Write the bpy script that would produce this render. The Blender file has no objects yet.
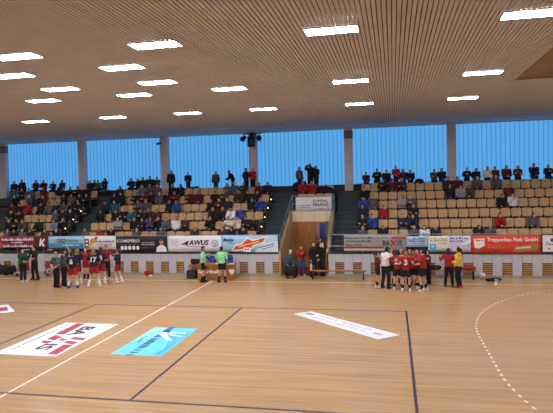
import bpy, bmesh, math, random
from mathutils import Vector, Matrix
random.seed(7)
PI = math.pi
SC = bpy.context.scene
COL = SC.collection

# ------------------------------------------------------------------ camera
W, H = 553, 413
FPX, PITCH, YAW, ROLL = 550.35, -0.038, -0.209, -0.025
CAM = Vector((8.606, -25.241, 4.538))
_F = Vector((math.sin(YAW)*math.cos(PITCH), math.cos(YAW)*math.cos(PITCH), math.sin(PITCH)))
_R0 = Vector((math.cos(YAW), -math.sin(YAW), 0)); _U0 = _R0.cross(_F)
_R = math.cos(ROLL)*_R0 + math.sin(ROLL)*_U0
_U = -math.sin(ROLL)*_R0 + math.cos(ROLL)*_U0

def at(u, v, axis, val):
    """point of the hall on the plane axis=val seen at photograph pixel (u, v)"""
    d = _F + _R*((u-W/2)/FPX) - _U*((v-H/2)/FPX)
    return CAM + d*((val-CAM[axis])/d[axis])

cd = bpy.data.cameras.new('camera'); cam = bpy.data.objects.new('camera', cd); COL.objects.link(cam)
cam.matrix_world = Matrix(((_R.x, _U.x, -_F.x, CAM.x), (_R.y, _U.y, -_F.y, CAM.y), (_R.z, _U.z, -_F.z, CAM.z), (0, 0, 0, 1)))
cd.sensor_width = 36; cd.lens = FPX*36/W; cd.clip_end = 300
SC.camera = cam

# ------------------------------------------------------------------ materials
def lin(c):
    return tuple(((x/255)/12.92 if x/255 <= .04045 else ((x/255+.055)/1.055)**2.4) for x in c)
def mat(name, rgb, rough=.7, metal=0, var=.12, scale=14, spec=.4):
    m = bpy.data.materials.new(name); m.use_nodes = True
    n = m.node_tree.nodes; L = m.node_tree.links; b = n['Principled BSDF']
    b.inputs['Roughness'].default_value = rough; b.inputs['Metallic'].default_value = metal
    b.inputs['Specular IOR Level'].default_value = spec
    c = lin(rgb)
    tc = n.new('ShaderNodeTexCoord'); nz = n.new('ShaderNodeTexNoise'); nz.inputs['Scale'].default_value = scale
    rp = n.new('ShaderNodeValToRGB')
    rp.color_ramp.elements[0].position = .3; rp.color_ramp.elements[1].position = .7
    rp.color_ramp.elements[0].color = tuple(x*(1-var) for x in c)+(1,)
    rp.color_ramp.elements[1].color = tuple(min(1, x*(1+var)) for x in c)+(1,)
    L.new(tc.outputs['Object'], nz.inputs['Vector']); L.new(nz.outputs['Fac'], rp.inputs['Fac']); L.new(rp.outputs['Color'], b.inputs['Base Color'])
    return m
def emit(name, rgb, s):
    m = bpy.data.materials.new(name); m.use_nodes = True
    n = m.node_tree.nodes; n.clear(); e = n.new('ShaderNodeEmission'); o = n.new('ShaderNodeOutputMaterial')
    e.inputs['Color'].default_value = lin(rgb)+(1,); e.inputs['Strength'].default_value = s
    m.node_tree.links.new(e.outputs[0], o.inputs[0]); return m
def wood(name, a, b_, sx, sy, rough, spec=.5, plank=None, sz=None):
    m = bpy.data.materials.new(name); m.use_nodes = True
    n = m.node_tree.nodes; L = m.node_tree.links; b = n['Principled BSDF']
    b.inputs['Roughness'].default_value = rough; b.inputs['Specular IOR Level'].default_value = spec
    tc = n.new('ShaderNodeTexCoord'); mp = n.new('ShaderNodeMapping'); mp.inputs['Scale'].default_value = (sx, sy, sz if sz else sx)
    nz = n.new('ShaderNodeTexNoise'); nz.inputs['Scale'].default_value = 1; nz.inputs['Detail'].default_value = 5
    rp = n.new('ShaderNodeValToRGB'); rp.color_ramp.elements[0].position = .32; rp.color_ramp.elements[1].position = .68
    rp.color_ramp.elements[0].color = lin(a)+(1,); rp.color_ramp.elements[1].color = lin(b_)+(1,)
    L.new(tc.outputs['Object'], mp.inputs[0]); L.new(mp.outputs[0], nz.inputs['Vector']); L.new(nz.outputs['Fac'], rp.inputs['Fac'])
    out = rp.outputs['Color']
    if plank:
        br = n.new('ShaderNodeTexBrick'); br.inputs['Scale'].default_value = 1
        br.inputs['Brick Width'].default_value = plank[0]; br.inputs['Row Height'].default_value = plank[1]
        br.inputs['Mortar Size'].default_value = .004; br.inputs['Bias'].default_value = 0
        br.inputs['Color1'].default_value = (.93, .92, .90, 1); br.inputs['Color2'].default_value = (1, 1, 1, 1); br.inputs['Mortar'].default_value = (.82, .77, .7, 1)
        L.new(tc.outputs['Object'], br.inputs['Vector'])
        mx = n.new('ShaderNodeMix'); mx.data_type = 'RGBA'; mx.blend_type = 'MULTIPLY'; mx.inputs[0].default_value = .8
        L.new(out, mx.inputs[6]); L.new(br.outputs['Color'], mx.inputs[7]); out = mx.outputs[2]
    if plank:                                   # broad yellowish and pinkish patches of boards
        n2 = n.new('ShaderNodeTexNoise'); n2.inputs['Scale'].default_value = .35; n2.inputs['Detail'].default_value = 3
        r2 = n.new('ShaderNodeValToRGB'); r2.color_ramp.elements[0].position = .38; r2.color_ramp.elements[1].position = .62
        r2.color_ramp.elements[0].color = (1, .95, .82, 1); r2.color_ramp.elements[1].color = (1, .95, .96, 1)
        m2 = n.new('ShaderNodeMix'); m2.data_type = 'RGBA'; m2.blend_type = 'MULTIPLY'; m2.inputs[0].default_value = 1
        L.new(tc.outputs['Object'], n2.inputs['Vector']); L.new(n2.outputs['Fac'], r2.inputs['Fac']); L.new(out, m2.inputs[6]); L.new(r2.outputs['Color'], m2.inputs[7]); out = m2.outputs[2]
    L.new(out, b.inputs['Base Color']); return m

M = {}
M['floor'] = wood('parquet', (180, 145, 100), (200, 166, 120), .35, 7, .27, .5, plank=(2.2, .13))
M['line_dark'] = mat('line_dark', (38, 38, 66), .45)
M['line_white'] = mat('line_white', (236, 222, 205), .45)
M['slat'] = mat('ceiling_slat', (200, 200, 208), .8, var=.05, scale=2, spec=.1)
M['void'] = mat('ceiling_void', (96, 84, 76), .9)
M['recess'] = mat('recess_board', (150, 130, 110), .8)
M['smooth'] = mat('ceiling_smooth', (176, 168, 164), .7, var=.03, scale=1)
M['panel'] = mat('front_panel', (184, 186, 194), .6, var=.04, scale=2)
M['joint'] = mat('joint_dark', (120, 118, 118), .8)
M['vent'] = wood('vent_wood', (150, 112, 66), (180, 140, 90), 3, 30, .5)
M['vent_gap'] = mat('vent_gap', (62, 40, 20), .9)
M['plinth'] = mat('plinth', (150, 148, 146), .6)
M['cap'] = mat('coping', (60, 58, 60), .6)
M['tread'] = mat('concrete_tread', (70, 70, 72), .85)
M['stair'] = mat('stair_slate', (62, 76, 80), .8, var=.2)
M['seat'] = wood('seat_plywood', (180, 144, 100), (198, 162, 116), 3, 3, .5, .35, sz=24)
M['seat_metal'] = mat('seat_frame_metal', (48, 46, 46), .5, .6)
M['pillar'] = mat('pillar_concrete', (206, 200, 204), .8, var=.06, scale=3)
M['back'] = mat('back_wall', (62, 62, 66), .8)
M['wall'] = mat('hall_wall', (176, 164, 150), .8, var=.04, scale=.6)
M['steel'] = mat('rail_steel', (168, 170, 172), .35, .8)
M['steel_dark'] = mat('rail_dark', (58, 60, 64), .5, .5)
M['black'] = mat('black', (22, 22, 24), .5)
M['white'] = mat('white', (228, 228, 232), .6, var=.03)
M['beige'] = mat('beige_board', (228, 212, 180), .7, var=.05, scale=2)
M['beige_wall'] = mat('beige_wall', (172, 148, 108), .75, var=.06, scale=2)
M['door'] = wood('door_wood', (150, 94, 44), (174, 116, 60), 8, 2, .45, sz=1)
M['dark'] = mat('corridor_dark', (70, 56, 48), .9)
M['glassblue'] = emit('daylight_glass', (90, 167, 230), 1.0)
M['glassrib'] = emit('daylight_rib', (68, 140, 202), 1.0)
M['lamp'] = emit('lamp_diffuser', (252, 250, 255), 57.0)
M['steplamp'] = emit('step_lamp', (255, 240, 200), 2.5)
M['lampframe'] = mat('lamp_frame', (200, 196, 190), .5)
SKIN = [mat('skin_fair', (206, 160, 134), .6, var=.04), mat('skin_warm', (184, 134, 106), .6, var=.04)]
M['eye'] = mat('eye', (40, 30, 26), .3); M['lip'] = mat('lip', (160, 92, 84), .6)
PAL = dict(k=('black', (24, 24, 28)), n=('dark navy', (28, 34, 58)), g=('grey', (88, 86, 94)), l=('light grey', (150, 152, 162)),
           w=('white', (222, 220, 220)), b=('bright blue', (40, 72, 150)), r=('red', (158, 28, 40)), m=('maroon', (92, 28, 36)),
           t=('teal', (36, 92, 104)), o=('dark olive', (66, 68, 52)), d=('dark brown', (66, 44, 36)), c=('cream', (216, 204, 190)),
           p=('purple', (74, 54, 104)), u=('pale blue', (104, 122, 152)), j=('charcoal', (44, 44, 52)), y=('yellow', (230, 190, 60)),
           G=('light green', (140, 226, 160)), D=('dark green', (18, 74, 52)), W=('dark blue', (26, 30, 46)), s=('slate grey', (74, 80, 92)),
           B=('denim blue', (58, 84, 128)), T=('striped teal', (46, 70, 72)))
CL = {k: mat('cloth_'+v[0].replace(' ', '_'), v[1], .85, var=.22, scale=9) for k, v in PAL.items()}
HAIR = {k: mat('hair_'+k, c, .6, var=.25, scale=40) for k, c in dict(black=(26, 20, 18), brown=(62, 40, 26), fair=(150, 112, 66), grey=(150, 146, 142), white=(214, 212, 208)).items()}

# ------------------------------------------------------------------ helpers
def tag(o, label=None, cat=None, group=None, kind=None):
    if label: o['label'] = label
    if cat: o['category'] = cat
    if group: o['group'] = group
    if kind: o['kind'] = kind
    return o
def empty(name, loc, rz=0, label=None, cat=None, group=None):
    o = bpy.data.objects.new(name, None); COL.objects.link(o); o.location = loc; o.rotation_euler = (0, 0, rz); o.empty_display_size = .1
    return tag(o, label, cat, group)
def link(name, me, m=None, parent=None, loc=None, rz=None):
    o = bpy.data.objects.new(name, me); COL.objects.link(o)
    if m is not None:
        if len(me.materials) == 0: me.materials.append(m)
        elif me.materials[0] is not m:
            o.material_slots[0].link = 'OBJECT'; o.material_slots[0].material = m
    if parent: o.parent = parent
    if loc is not None: o.location = loc
    if rz is not None: o.rotation_euler = (0, 0, rz)
    return o
def build(name, bm, m, parent=None, loc=None, smooth=False, rz=None):
    me = bpy.data.meshes.new(name); bmesh.ops.recalc_face_normals(bm, faces=bm.faces[:]); bm.to_mesh(me); bm.free()
    if smooth:
        for p in me.polygons: p.use_smooth = True
    return link(name, me, m, parent, loc, rz)
def box(bm, x0, x1, y0, y1, z0, z1, bev=0):
    r = bmesh.ops.create_cube(bm, size=1, matrix=Matrix.Translation(((x0+x1)/2, (y0+y1)/2, (z0+z1)/2)) @ Matrix.Diagonal((x1-x0, y1-y0, z1-z0, 1)))
    if bev:
        es = {e for v in r['verts'] for e in v.link_edges}
        bmesh.ops.bevel(bm, geom=list(es), offset=bev, segments=2, affect='EDGES', profile=.5)
def BM(*boxes, bev=0):
    bm = bmesh.new()
    for b in boxes: box(bm, *b, bev=bev)
    return bm
def loft(bm, secs, n=10, cap=True):
    """secs: (centre, vec_a, vec_b) closed rings joined in order"""
    rings = []
    for c, a, b in secs:
        rings.append([bm.verts.new(Vector(c)+Vector(a)*math.cos(t)+Vector(b)*math.sin(t)) for t in (2*PI*i/n for i in range(n))])
    for r0, r1 in zip(rings, rings[1:]):
        for i in range(n): bm.faces.new((r0[i], r0[(i+1) % n], r1[(i+1) % n], r1[i]))
    if cap: bm.faces.new(rings[0][::-1]); bm.faces.new(rings[-1])
def frame_of(d):
    d = Vector(d).normalized(); up = Vector((0, 0, 1)) if abs(d.z) < .9 else Vector((0, 1, 0))
    a = d.cross(up).normalized(); return a, d.cross(a).normalized(), d
def tube(bm, pts, rad, n=8):
    """round tube through pts with radii, round ends"""
    pts = [Vector(p) for p in pts]; rad = rad if isinstance(rad, (list, tuple)) else [rad]*len(pts)
    secs = []
    for i, p in enumerate(pts):
        d = pts[min(i+1, len(pts)-1)]-pts[max(i-1, 0)]; a, b, d = frame_of(d); r = rad[i]
        if i == 0:
            for k in (.98, .75, .4): secs.append((p-d*r*k, a*r*math.sqrt(1-k*k), b*r*math.sqrt(1-k*k)))
        secs.append((p, a*r, b*r))
        if i == len(pts)-1:
            for k in (.4, .75, .98): secs.append((p+d*r*k, a*r*math.sqrt(1-k*k), b*r*math.sqrt(1-k*k)))
    loft(bm, secs, n)
def ball(bm, c, r, seg=10, rot=None):
    r = r if isinstance(r, (tuple, list)) else (r, r, r)
    m = Matrix.Translation(c) @ (rot.to_4x4() if rot else Matrix()) @ Matrix.Diagonal((*r, 1))
    bmesh.ops.create_uvsphere(bm, u_segments=seg, v_segments=max(6, seg*2//3), radius=1, matrix=m)
def pipe(bm, pts, r, n=8): tube(bm, pts, r, n)
def remesh(bm, voxel, it=3):
    me = bpy.data.meshes.new('tmp'); bmesh.ops.recalc_face_normals(bm, faces=bm.faces[:]); bm.to_mesh(me); bm.free()
    o = bpy.data.objects.new('tmp', me); COL.objects.link(o)
    a = o.modifiers.new('r', 'REMESH'); a.mode = 'VOXEL'; a.voxel_size = voxel; a.use_smooth_shade = True
    b = o.modifiers.new('s', 'SMOOTH'); b.iterations = it; b.factor = .5
    dg = bpy.context.evaluated_depsgraph_get()
    out = bpy.data.meshes.new_from_object(o.evaluated_get(dg))
    bpy.data.objects.remove(o); bpy.data.meshes.remove(me)
    for p in out.polygons: p.use_smooth = True
    return out
def text_mesh(s, size, bold=0, sx=1, shear=0, extrude=.002, align='CENTER'):
    cu = bpy.data.curves.new('t', 'FONT'); cu.body = s; cu.size = size; cu.offset = bold; cu.extrude = extrude; cu.shear = shear
    cu.align_x = align; cu.align_y = 'CENTER'; cu.resolution_u = 3
    o = bpy.data.objects.new('t', cu); COL.objects.link(o)
    dg = bpy.context.evaluated_depsgraph_get(); me = bpy.data.meshes.new_from_object(o.evaluated_get(dg))
    bpy.data.objects.remove(o); bpy.data.curves.remove(cu)
    if sx != 1: me.transform(Matrix.Diagonal((sx, 1, 1, 1)))
    return me
UP = Matrix.Rotation(PI/2, 4, 'X')        # text lying in XY -> standing, read from -Y
def text(name, s, size, m, parent, loc, **k):
    me = text_mesh(s, size, **k); me.transform(UP); return link(name, me, m, parent, loc)
def fit_text(name, s, w, h, m, parent, loc, bold=0, shear=0):
    """text stretched to a width w and capital height h"""
    me = text_mesh(s, 1.0, bold=bold*.45, shear=shear)
    xs = [v.co.x for v in me.vertices]; ys = [v.co.y for v in me.vertices]
    kx = w/(max(xs)-min(xs)); ky = h/(max(ys)-min(ys)); cx = (max(xs)+min(xs))/2; cy = (max(ys)+min(ys))/2
    for v in me.vertices: v.co = Vector(((v.co.x-cx)*kx, (v.co.y-cy)*ky, v.co.z))
    me.transform(UP); return link(name, me, m, parent, loc)
def poly(bm, pts, y, th=.004):
    """flat plate in the XZ plane from 2-D pts, thickness towards -Y"""
    f = [bm.verts.new((x, y-th, z)) for x, z in pts]; b = [bm.verts.new((x, y, z)) for x, z in pts]
    bm.faces.new(f); bm.faces.new(b[::-1])
    for i in range(len(pts)): j = (i+1) % len(pts); bm.faces.new((f[i], b[i], b[j], f[j]))
def plate(name, pts, m, parent, y, th=.004):
    bm = bmesh.new(); poly(bm, pts, y, th); return build(name, bm, m, parent)
def disc_pts(cx, cz, rx, rz=None, n=20): return [(cx+rx*math.cos(2*PI*i/n), cz+(rz or rx)*math.sin(2*PI*i/n)) for i in range(n)]
def fine_print(name, x0, x1, z, h, m, parent, y, seed):
    """a line of print too small to read: word shapes"""
    rd = random.Random(seed); bm = bmesh.new(); x = x0
    while x < x1-.02:
        w = min(rd.uniform(.03, .055), x1-x); t = h*rd.choice((.6, .62, 1))
        poly(bm, [(x, z-h/2), (x+w, z-h/2), (x+w, z-h/2+t), (x, z-h/2+t)], y); x += w+(.012 if rd.random() < .8 else .05)
    return build(name, bm, m, parent)
ORD = 'zeroth first second third fourth fifth sixth seventh eighth ninth tenth eleventh twelfth thirteenth fourteenth fifteenth sixteenth seventeenth eighteenth nineteenth twentieth twenty-first twenty-second'.split()

# ------------------------------------------------------------------ figures
def default_pose(seated=False):
    if seated:
        p = dict(hip=(0, .02, .55), waist=(0, .03, .70), chest=(0, .03, .90), sho=(0, .03, 1.03), neck=(0, .02, 1.10), head=(0, -.01, 1.205),
                 kneeL=(.10, -.44, .53), kneeR=(-.10, -.44, .53), ankL=(.10, -.42, .09), ankR=(-.10, -.42, .09),
                 elL=(.24, .0, .78), elR=(-.24, .0, .78), wrL=(.10, -.24, .64), wrR=(-.10, -.24, .64))
    else:
        p = dict(hip=(0, 0, .93), waist=(0, 0, 1.10), chest=(0, -.005, 1.30), sho=(0, .0, 1.43), neck=(0, .0, 1.50), head=(0, -.015, 1.63),
                 kneeL=(.10, -.01, .49), kneeR=(-.10, -.01, .49), ankL=(.11, .02, .09), ankR=(-.11, .02, .09),
                 elL=(.25, .02, 1.14), elR=(-.25, .02, 1.14), wrL=(.25, -.06, .90), wrR=(-.25, -.06, .90))
    p['turn'] = 0.0; p['yawL'] = 0; p['yawR'] = 0; p['fem'] = False
    return p
def V(t): return Vector(t)
def torso(bm, p, g, top=True, bottom=True):
    """trunk loft, g = extra thickness of clothing"""
    f = .92 if p['fem'] else 1.0
    hip, wa, ch, sh, ne = (V(p[k]) for k in ('hip', 'waist', 'chest', 'sho', 'neck'))
    rows = [(hip+V((0, 0, -.06)), .135+g, .10+g), (hip, .165*(1.03 if p['fem'] else 1)+g, .115+g), (hip*.5+wa*.5, .15+g, .108+g), (wa, .138*f+g, .10+g), (ch, .165*f+g, .118+g), (sh*.8+ch*.2, .165*f+g, .10+g), (sh+V((0, 0, .03)), .10+g*.6, .07+g*.6), (ne, .056+g*.3, .056+g*.3)]
    if not bottom: rows = rows[2:] if bottom is None else rows[1:]
    if not top: rows = rows[:3]
    secs = []
    for i, (c, a, b) in enumerate(rows):
        d = rows[min(i+1, len(rows)-1)][0]-rows[max(i-1, 0)][0]
        fy = Vector((1, 0, 0)).cross(d).normalized()
        secs.append((c, Vector((a, 0, 0)), fy*b))
    loft(bm, secs, 14)
def shoulder(p, s): return V(p['sho'])+V((s*(.165 if p['fem'] else .185), 0, -.01))
def hipj(p, s): return V(p['hip'])+V((s*.088, 0, -.02))
def side(p, k, s): return V(p[k+('L' if s > 0 else 'R')])
def arm(bm, p, s, g=0, upto=1.0):
    sh, el, wr = shoulder(p, s), side(p, 'el', s), side(p, 'wr', s)
    if upto >= 1: tube(bm, [sh, sh.lerp(el, .5), el, el.lerp(wr, .45), wr], [.056+g, .05+g, .042+g, .041+g, .03+g])
    else: tube(bm, [sh, sh.lerp(el, upto*.5), sh.lerp(el, upto)], [.06+g, .056+g, .056+g*1.3])
def leg(bm, p, s, g=0, upto=1.0, start=0.0):
    h, k, a = hipj(p, s), side(p, 'knee', s), side(p, 'ank', s)
    if start > 0: tube(bm, [k.lerp(a, start), k.lerp(a, .45), a], [.05+g, .053+g, .038+g])
    elif upto >= 1: tube(bm, [h, h.lerp(k, .5), k, k.lerp(a, .4), a], [.09+g, .077+g, .057+g, .056+g, .038+g])
    else: tube(bm, [h, h.lerp(k, upto*.5), h.lerp(k, upto)], [.095+g, .088+g, .085+g*1.3])
def hand(bm, p, s):
    el, wr = side(p, 'el', s), side(p, 'wr', s); a, b, d = frame_of(wr-el)
    inn = V((-s, -.3, 0)); inn = (inn-d*inn.dot(d)).normalized(); lat = d.cross(inn).normalized()
    if lat.y > 0: lat = -lat                      # thumb side towards the front
    rot = Matrix((lat, inn, d)).transposed()
    ball(bm, wr+d*.045, (.04, .017, .052), 8, rot)
    for i, ln in enumerate((.072, .08, .075, .06)):
        o = wr+d*.075+lat*(.03-.02*i)
        tube(bm, [o, o+d*ln*.5+inn*.006, o+d*ln*.85+inn*.032], [.0095, .009, .0075], 6)
    o = wr+d*.03+lat*.03
    tube(bm, [o, o+lat*.03+d*.025+inn*.008, o+lat*.035+d*.055+inn*.018], [.011, .0105, .008], 6)
def head_rot(p): return Matrix.Rotation(p['turn'], 3, 'Z') @ Matrix.Rotation(p.get('nod', 0), 3, 'X')
def body_mesh(p, voxel=.02):
    bm = bmesh.new(); torso(bm, p, 0)
    hd = V(p['head']); R = head_rot(p)
    tube(bm, [V(p['sho'])+V((0, 0, -.02)), V(p['neck']), hd+R @ V((0, .015, -.06))], [.065, .056, .054])
    ball(bm, hd+R @ V((0, .005, .025)), (.074, .094, .098), 14, R)
    ball(bm, hd+R @ V((0, -.022, -.045)), (.055, .066, .068), 12, R)
    ball(bm, hd+R @ V((0, -.088, -.068)), (.022, .016, .018), 8, R)
    tube(bm, [hd+R @ V((0, -.088, .012)), hd+R @ V((0, -.108, -.022))], [.011, .017], 8)
    for s in (1, -1):
        ball(bm, hd+R @ V((s*.078, .01, -.005)), (.014, .022, .034), 8, R)
        arm(bm, p, s); leg(bm, p, s)
        k = side(p, 'ank', s); d = Matrix.Rotation(p['yaw'+('L' if s > 0 else 'R')], 3, 'Z') @ V((0, -1, 0))
        tube(bm, [k+d*-.03+V((0, 0, -.045)), k+d*.12+V((0, 0, -.055))], [.036, .03])
    me = remesh(bm, voxel)
    bm = bmesh.new(); bm.from_mesh(me)
    for s in (1, -1): hand(bm, p, s)
    n0 = len(bm.faces)
    for s in (1, -1): ball(bm, hd+R @ V((s*.032, -.083, .012)), (.013, .009, .008), 8, R)
    bm.faces.ensure_lookup_table(); n1 = len(bm.faces)
    tube(bm, [hd+R @ V((-.022, -.088, -.048)), hd+R @ V((0, -.094, -.049)), hd+R @ V((.022, -.088, -.048))], .007, 6)
    bm.faces.ensure_lookup_table()
    for i, f in enumerate(bm.faces):
        f.smooth = True
        if i >= n1: f.material_index = 2
        elif i >= n0: f.material_index = 1
    bm.to_mesh(me); bm.free()
    me.materials.clear()
    for m_ in (SKIN[0], M['eye'], M['lip']): me.materials.append(m_)
    return me
def top_mesh(p, sleeve=1.0, g=.022, voxel=.022):
    bm = bmesh.new(); torso(bm, p, g, bottom=False)
    for s in (1, -1):
        if sleeve >= 1:
            sh, el, wr = shoulder(p, s), side(p, 'el', s), side(p, 'wr', s)
            tube(bm, [sh, sh.lerp(el, .5), el, el.lerp(wr, .5), el.lerp(wr, .9)], [.056+g, .05+g, .044+g, .042+g, .034+g])
        else: arm(bm, p, s, g, sleeve)
    if sleeve >= 1: tube(bm, [V(p['neck'])+V((0, .012, -.03)), V(p['neck'])+V((0, .008, .02))], [.07, .066])
    return remesh(bm, voxel)
def bottom_mesh(p, upto=1.0, g=.02, voxel=.022):
    bm = bmesh.new(); torso(bm, p, g*.7, top=False)
    for s in (1, -1):
        if upto >= 1:
            h, k, a = hipj(p, s), side(p, 'knee', s), side(p, 'ank', s)
            tube(bm, [h, h.lerp(k, .5), k, k.lerp(a, .5), k.lerp(a, .93)], [.09+g, .08+g, .06+g, .056+g, .05+g])
        else: leg(bm, p, s, g, upto)
    return remesh(bm, voxel)
def sock_mesh(p, s, start):
    bm = bmesh.new(); k, a = side(p, 'knee', s), side(p, 'ank', s)
    tube(bm, [k.lerp(a, start), k.lerp(a, max(start, .45)+.03), a], [.062, .064, .05], 12)
    me = bpy.data.meshes.new('sock'); bm.to_mesh(me); bm.free()
    for q in me.polygons: q.use_smooth = True
    return me
def shoe_mesh():
    bm = bmesh.new()
    prof = [(.075, .02, .03, .035), (.06, .038, .05, .05), (.0, .043, .055, .055), (-.06, .045, .045, .045), (-.13, .048, .034, .034), (-.175, .036, .026, .026), (-.195, .012, .016, .016)]
    loft(bm, [((0, y, h), (w, 0, 0), (0, 0, h2)) for y, w, h, h2 in prof], 12)
    for v in bm.verts: v.co.z = max(v.co.z, .004)
    tube(bm, [(0, .02, .075), (0, .02, .115)], [.05, .048], 10)
    me = bpy.data.meshes.new('shoe'); bmesh.ops.recalc_face_normals(bm, faces=bm.faces[:]); bm.to_mesh(me); bm.free()
    for q in me.polygons: q.use_smooth = True
    return me
def hair_mesh(style):
    bm = bmesh.new()
    ball(bm, (0, .026, .055), (.083, .088, .084), 14); ball(bm, (0, .05, .0), (.08, .066, .10), 12)
    if style in ('long', 'pony', 'bob'):
        for s in (1, -1): tube(bm, [(s*.068, .02, .04), (s*.075, .03, -.05), (s*.07, .05, -.10 if style != 'pony' else -.06)], [.03, .03, .024], 8)
    if style == 'long': tube(bm, [(0, .06, .0), (0, .085, -.12), (0, .09, -.25)], [.075, .07, .04], 10)
    if style == 'bob': tube(bm, [(0, .06, .0), (0, .07, -.10)], [.075, .07], 10)
    if style == 'pony': tube(bm, [(0, .09, .06), (0, .15, .04), (0, .16, -.06), (0, .15, -.17)], [.03, .035, .034, .014], 8)
    if style == 'cap': tube(bm, [(-.05, -.10, .075), (0, -.125, .07), (.05, -.10, .075)], [.014, .016, .014], 8)
    if style == 'bald':
        bm.free(); bm = bmesh.new(); ball(bm, (0, .058, -.005), (.079, .056, .07), 12)
        for s in (1, -1): ball(bm, (s*.066, .02, .0), (.02, .05, .04), 8)
    return remesh(bm, .014)
SHOE = shoe_mesh()
HAIRM = {s: hair_mesh(s) for s in ('short', 'long', 'pony', 'bob', 'bald', 'cap')}

def add_person(parts, p, loc, rz, top, bottom, hair, haircol, shoe, scale=1.0, skin=0, label='', group=None, topname='jacket', botname='trousers', socks=None, cat='person'):
    """parts: dict body/top/bottom meshes for pose p"""
    e = empty('person', loc, rz, label, cat, group); e.scale = (scale,)*3
    b = link('body', parts['body'], SKIN[skin], e)
    link(topname, parts['top'], CL[top], e); link(botname, parts['bottom'], CL[bottom], e)
    h = link('hair', HAIRM[hair], HAIR[haircol] if hair != 'cap' else CL[haircol] if haircol in CL else HAIR[haircol], e, p['head'])
    h.rotation_euler = head_rot(p).to_euler()
    for s in (1, -1):
        k = side(p, 'ank', s)
        o = link('shoe', SHOE, CL[shoe], e, (k.x, k.y, k.z-.088), p['yaw'+('L' if s > 0 else 'R')])
        if socks: link('sock', sock_mesh(p, s, socks[1]), CL[socks[0]], e)
    return e

# ------------------------------------------------------------------ the hall shell
CZ = 7.9
XA, XB, YA, YB = -24.0, 28.0, -31.0, 8.6
Y0, DY, Z0, DZ, WZ = 2.55, .85, 1.18, .466, 4.126        # first tread, run, height, rise of the stand
def TZ(k): return Z0+DZ*k
floor = tag(build('floor', BM((XA, XB, YA, 9.2, -.2, 0)), M['floor']), kind='structure')
for nm, b in (('wall_left', (XA-.2, XA, YA, 9, 0, 8.6)), ('wall_right', (XB, XB+.2, YA, 9, 0, 8.6)), ('wall_near', (XA, XB, YA-.2, YA, 0, 8.6))):
    tag(build(nm, BM(b), M['wall']), kind='structure')
bm = bmesh.new()
x = XA
while x < XB:
    y1 = 8.5
    if x < 12.66: box(bm, x, x+.073, YA, y1, CZ, CZ+.03)
    else: box(bm, x, x+.073, -5.18, y1, CZ, CZ+.03)
    x += .0966
ceil = tag(build('ceiling', bm, M['slat']), kind='structure')
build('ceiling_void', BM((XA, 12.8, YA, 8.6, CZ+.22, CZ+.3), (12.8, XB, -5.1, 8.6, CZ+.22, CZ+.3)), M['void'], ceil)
build('recess_panel', BM((12.74, XB, YA, -5.2, CZ+.08, CZ+.16), (12.72, 12.74, YA, -5.2, CZ, CZ+.1)), M['recess'], ceil)
build('recess_edge', BM((12.72, XB, -5.24, -5.18, CZ-.01, CZ+.1)), M['smooth'], ceil)

# court lines
def fl(name, boxes, m): return build(name, BM(*boxes), m, floor)
w = .032; zt = .003
fl('court_line', [(-19.9, 19.9, -.025, .025, 0, zt)], M['line_white'])
fl('court_line', [(-.03, .03, -20, -.025, 0, zt)], M['line_white'])
for y in (-5.5, -14.5): fl('court_line', [(-9-w, 9+w, y-w, y+w, 0, zt+.001)], M['line_dark'])
for xx in (-9, -3, 3, 9): fl('court_line', [(xx-w, xx+w, -14.5+w, -5.5-w, 0, zt+.001)], M['line_dark'])
path = []
for i in range(61):
    t = PI/2*i/60; path.append((20-9*math.cos(t), -8.5+9*math.sin(t)))
path = [(q[0], -20-q[1]) for q in path[::-1]]+path
bm = bmesh.new(); acc = 0; seg = []
pts = []
for (a0, b0), (a1, b1) in zip(path, path[1:]):
    L_ = math.hypot(a1-a0, b1-b0); n = max(1, int(L_/.03))
    for i in range(n): pts.append((a0+(a1-a0)*i/n, b0+(b1-b0)*i/n))
d = 0; cur = []
def dash(cur):
    if len(cur) < 3: return
    ps = cur
    va = []; vb = []
    for i, q in enumerate(ps):
        t = Vector(ps[min(i+1, len(ps)-1)])-Vector(ps[max(i-1, 0)]); t.normalize(); nrm = Vector((-t.y, t.x))*.026
        va.append(bm.verts.new((q[0]+nrm.x, q[1]+nrm.y, zt))); vb.append(bm.verts.new((q[0]-nrm.x, q[1]-nrm.y, zt)))
    for i in range(len(ps)-1): bm.faces.new((va[i], va[i+1], vb[i+1], vb[i]))
for i, q in enumerate(pts):
    if i: d += math.hypot(q[0]-pts[i-1][0], q[1]-pts[i-1][1])
    if int(d/.16) % 2 == 0: cur.append(q)
    else: dash(cur); cur = []
build('nine_metre_line', bm, M['line_white'], floor)

# front wall of the stand
def front_wall(name, xa, xb, x_start, odd=0):
    wl = tag(build(name, BM((xa, xb, 1.62, 1.8, 0, 1.12)), M['joint']), kind='structure')
    bm = bmesh.new(); x = x_start; vents = []
    i = 0
    while x < xb:
        a, b = max(x+.008, xa), min(x+.42, xb)
        if b-a > .05:
            if i % 2 == odd: box(bm, a, b, 1.6, 1.63, .13, 1.12)
            else:
                box(bm, a, b, 1.6, 1.63, .71, 1.12)
                if b-a > .3: vents.append((a, b))
        x += .428; i += 1
    build('panel', bm, M['panel'], wl)
    build('plinth', BM((xa, xb, 1.59, 1.63, 0, .125)), M['plinth'], wl)
    build('coping', BM((xa, xb, 1.58, 1.85, 1.12, 1.16)), M['cap'], wl)
    for a, b in vents:
        v = build('vent_grille', BM((a, b, 1.612, 1.625, .13, .71)), M['vent_gap'], wl)
        build('vent_slat', BM(*[(a+.005, b-.005, 1.597, 1.612, .145+.093*j, .145+.093*j+.06) for j in range(6)]), M['vent'], v)
    return wl
front_wall('wall_front_left', -24, 2.98, -5.495-.428*43, 1)
front_wall('wall_front_right', 5.36, 28, 5.36)

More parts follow.
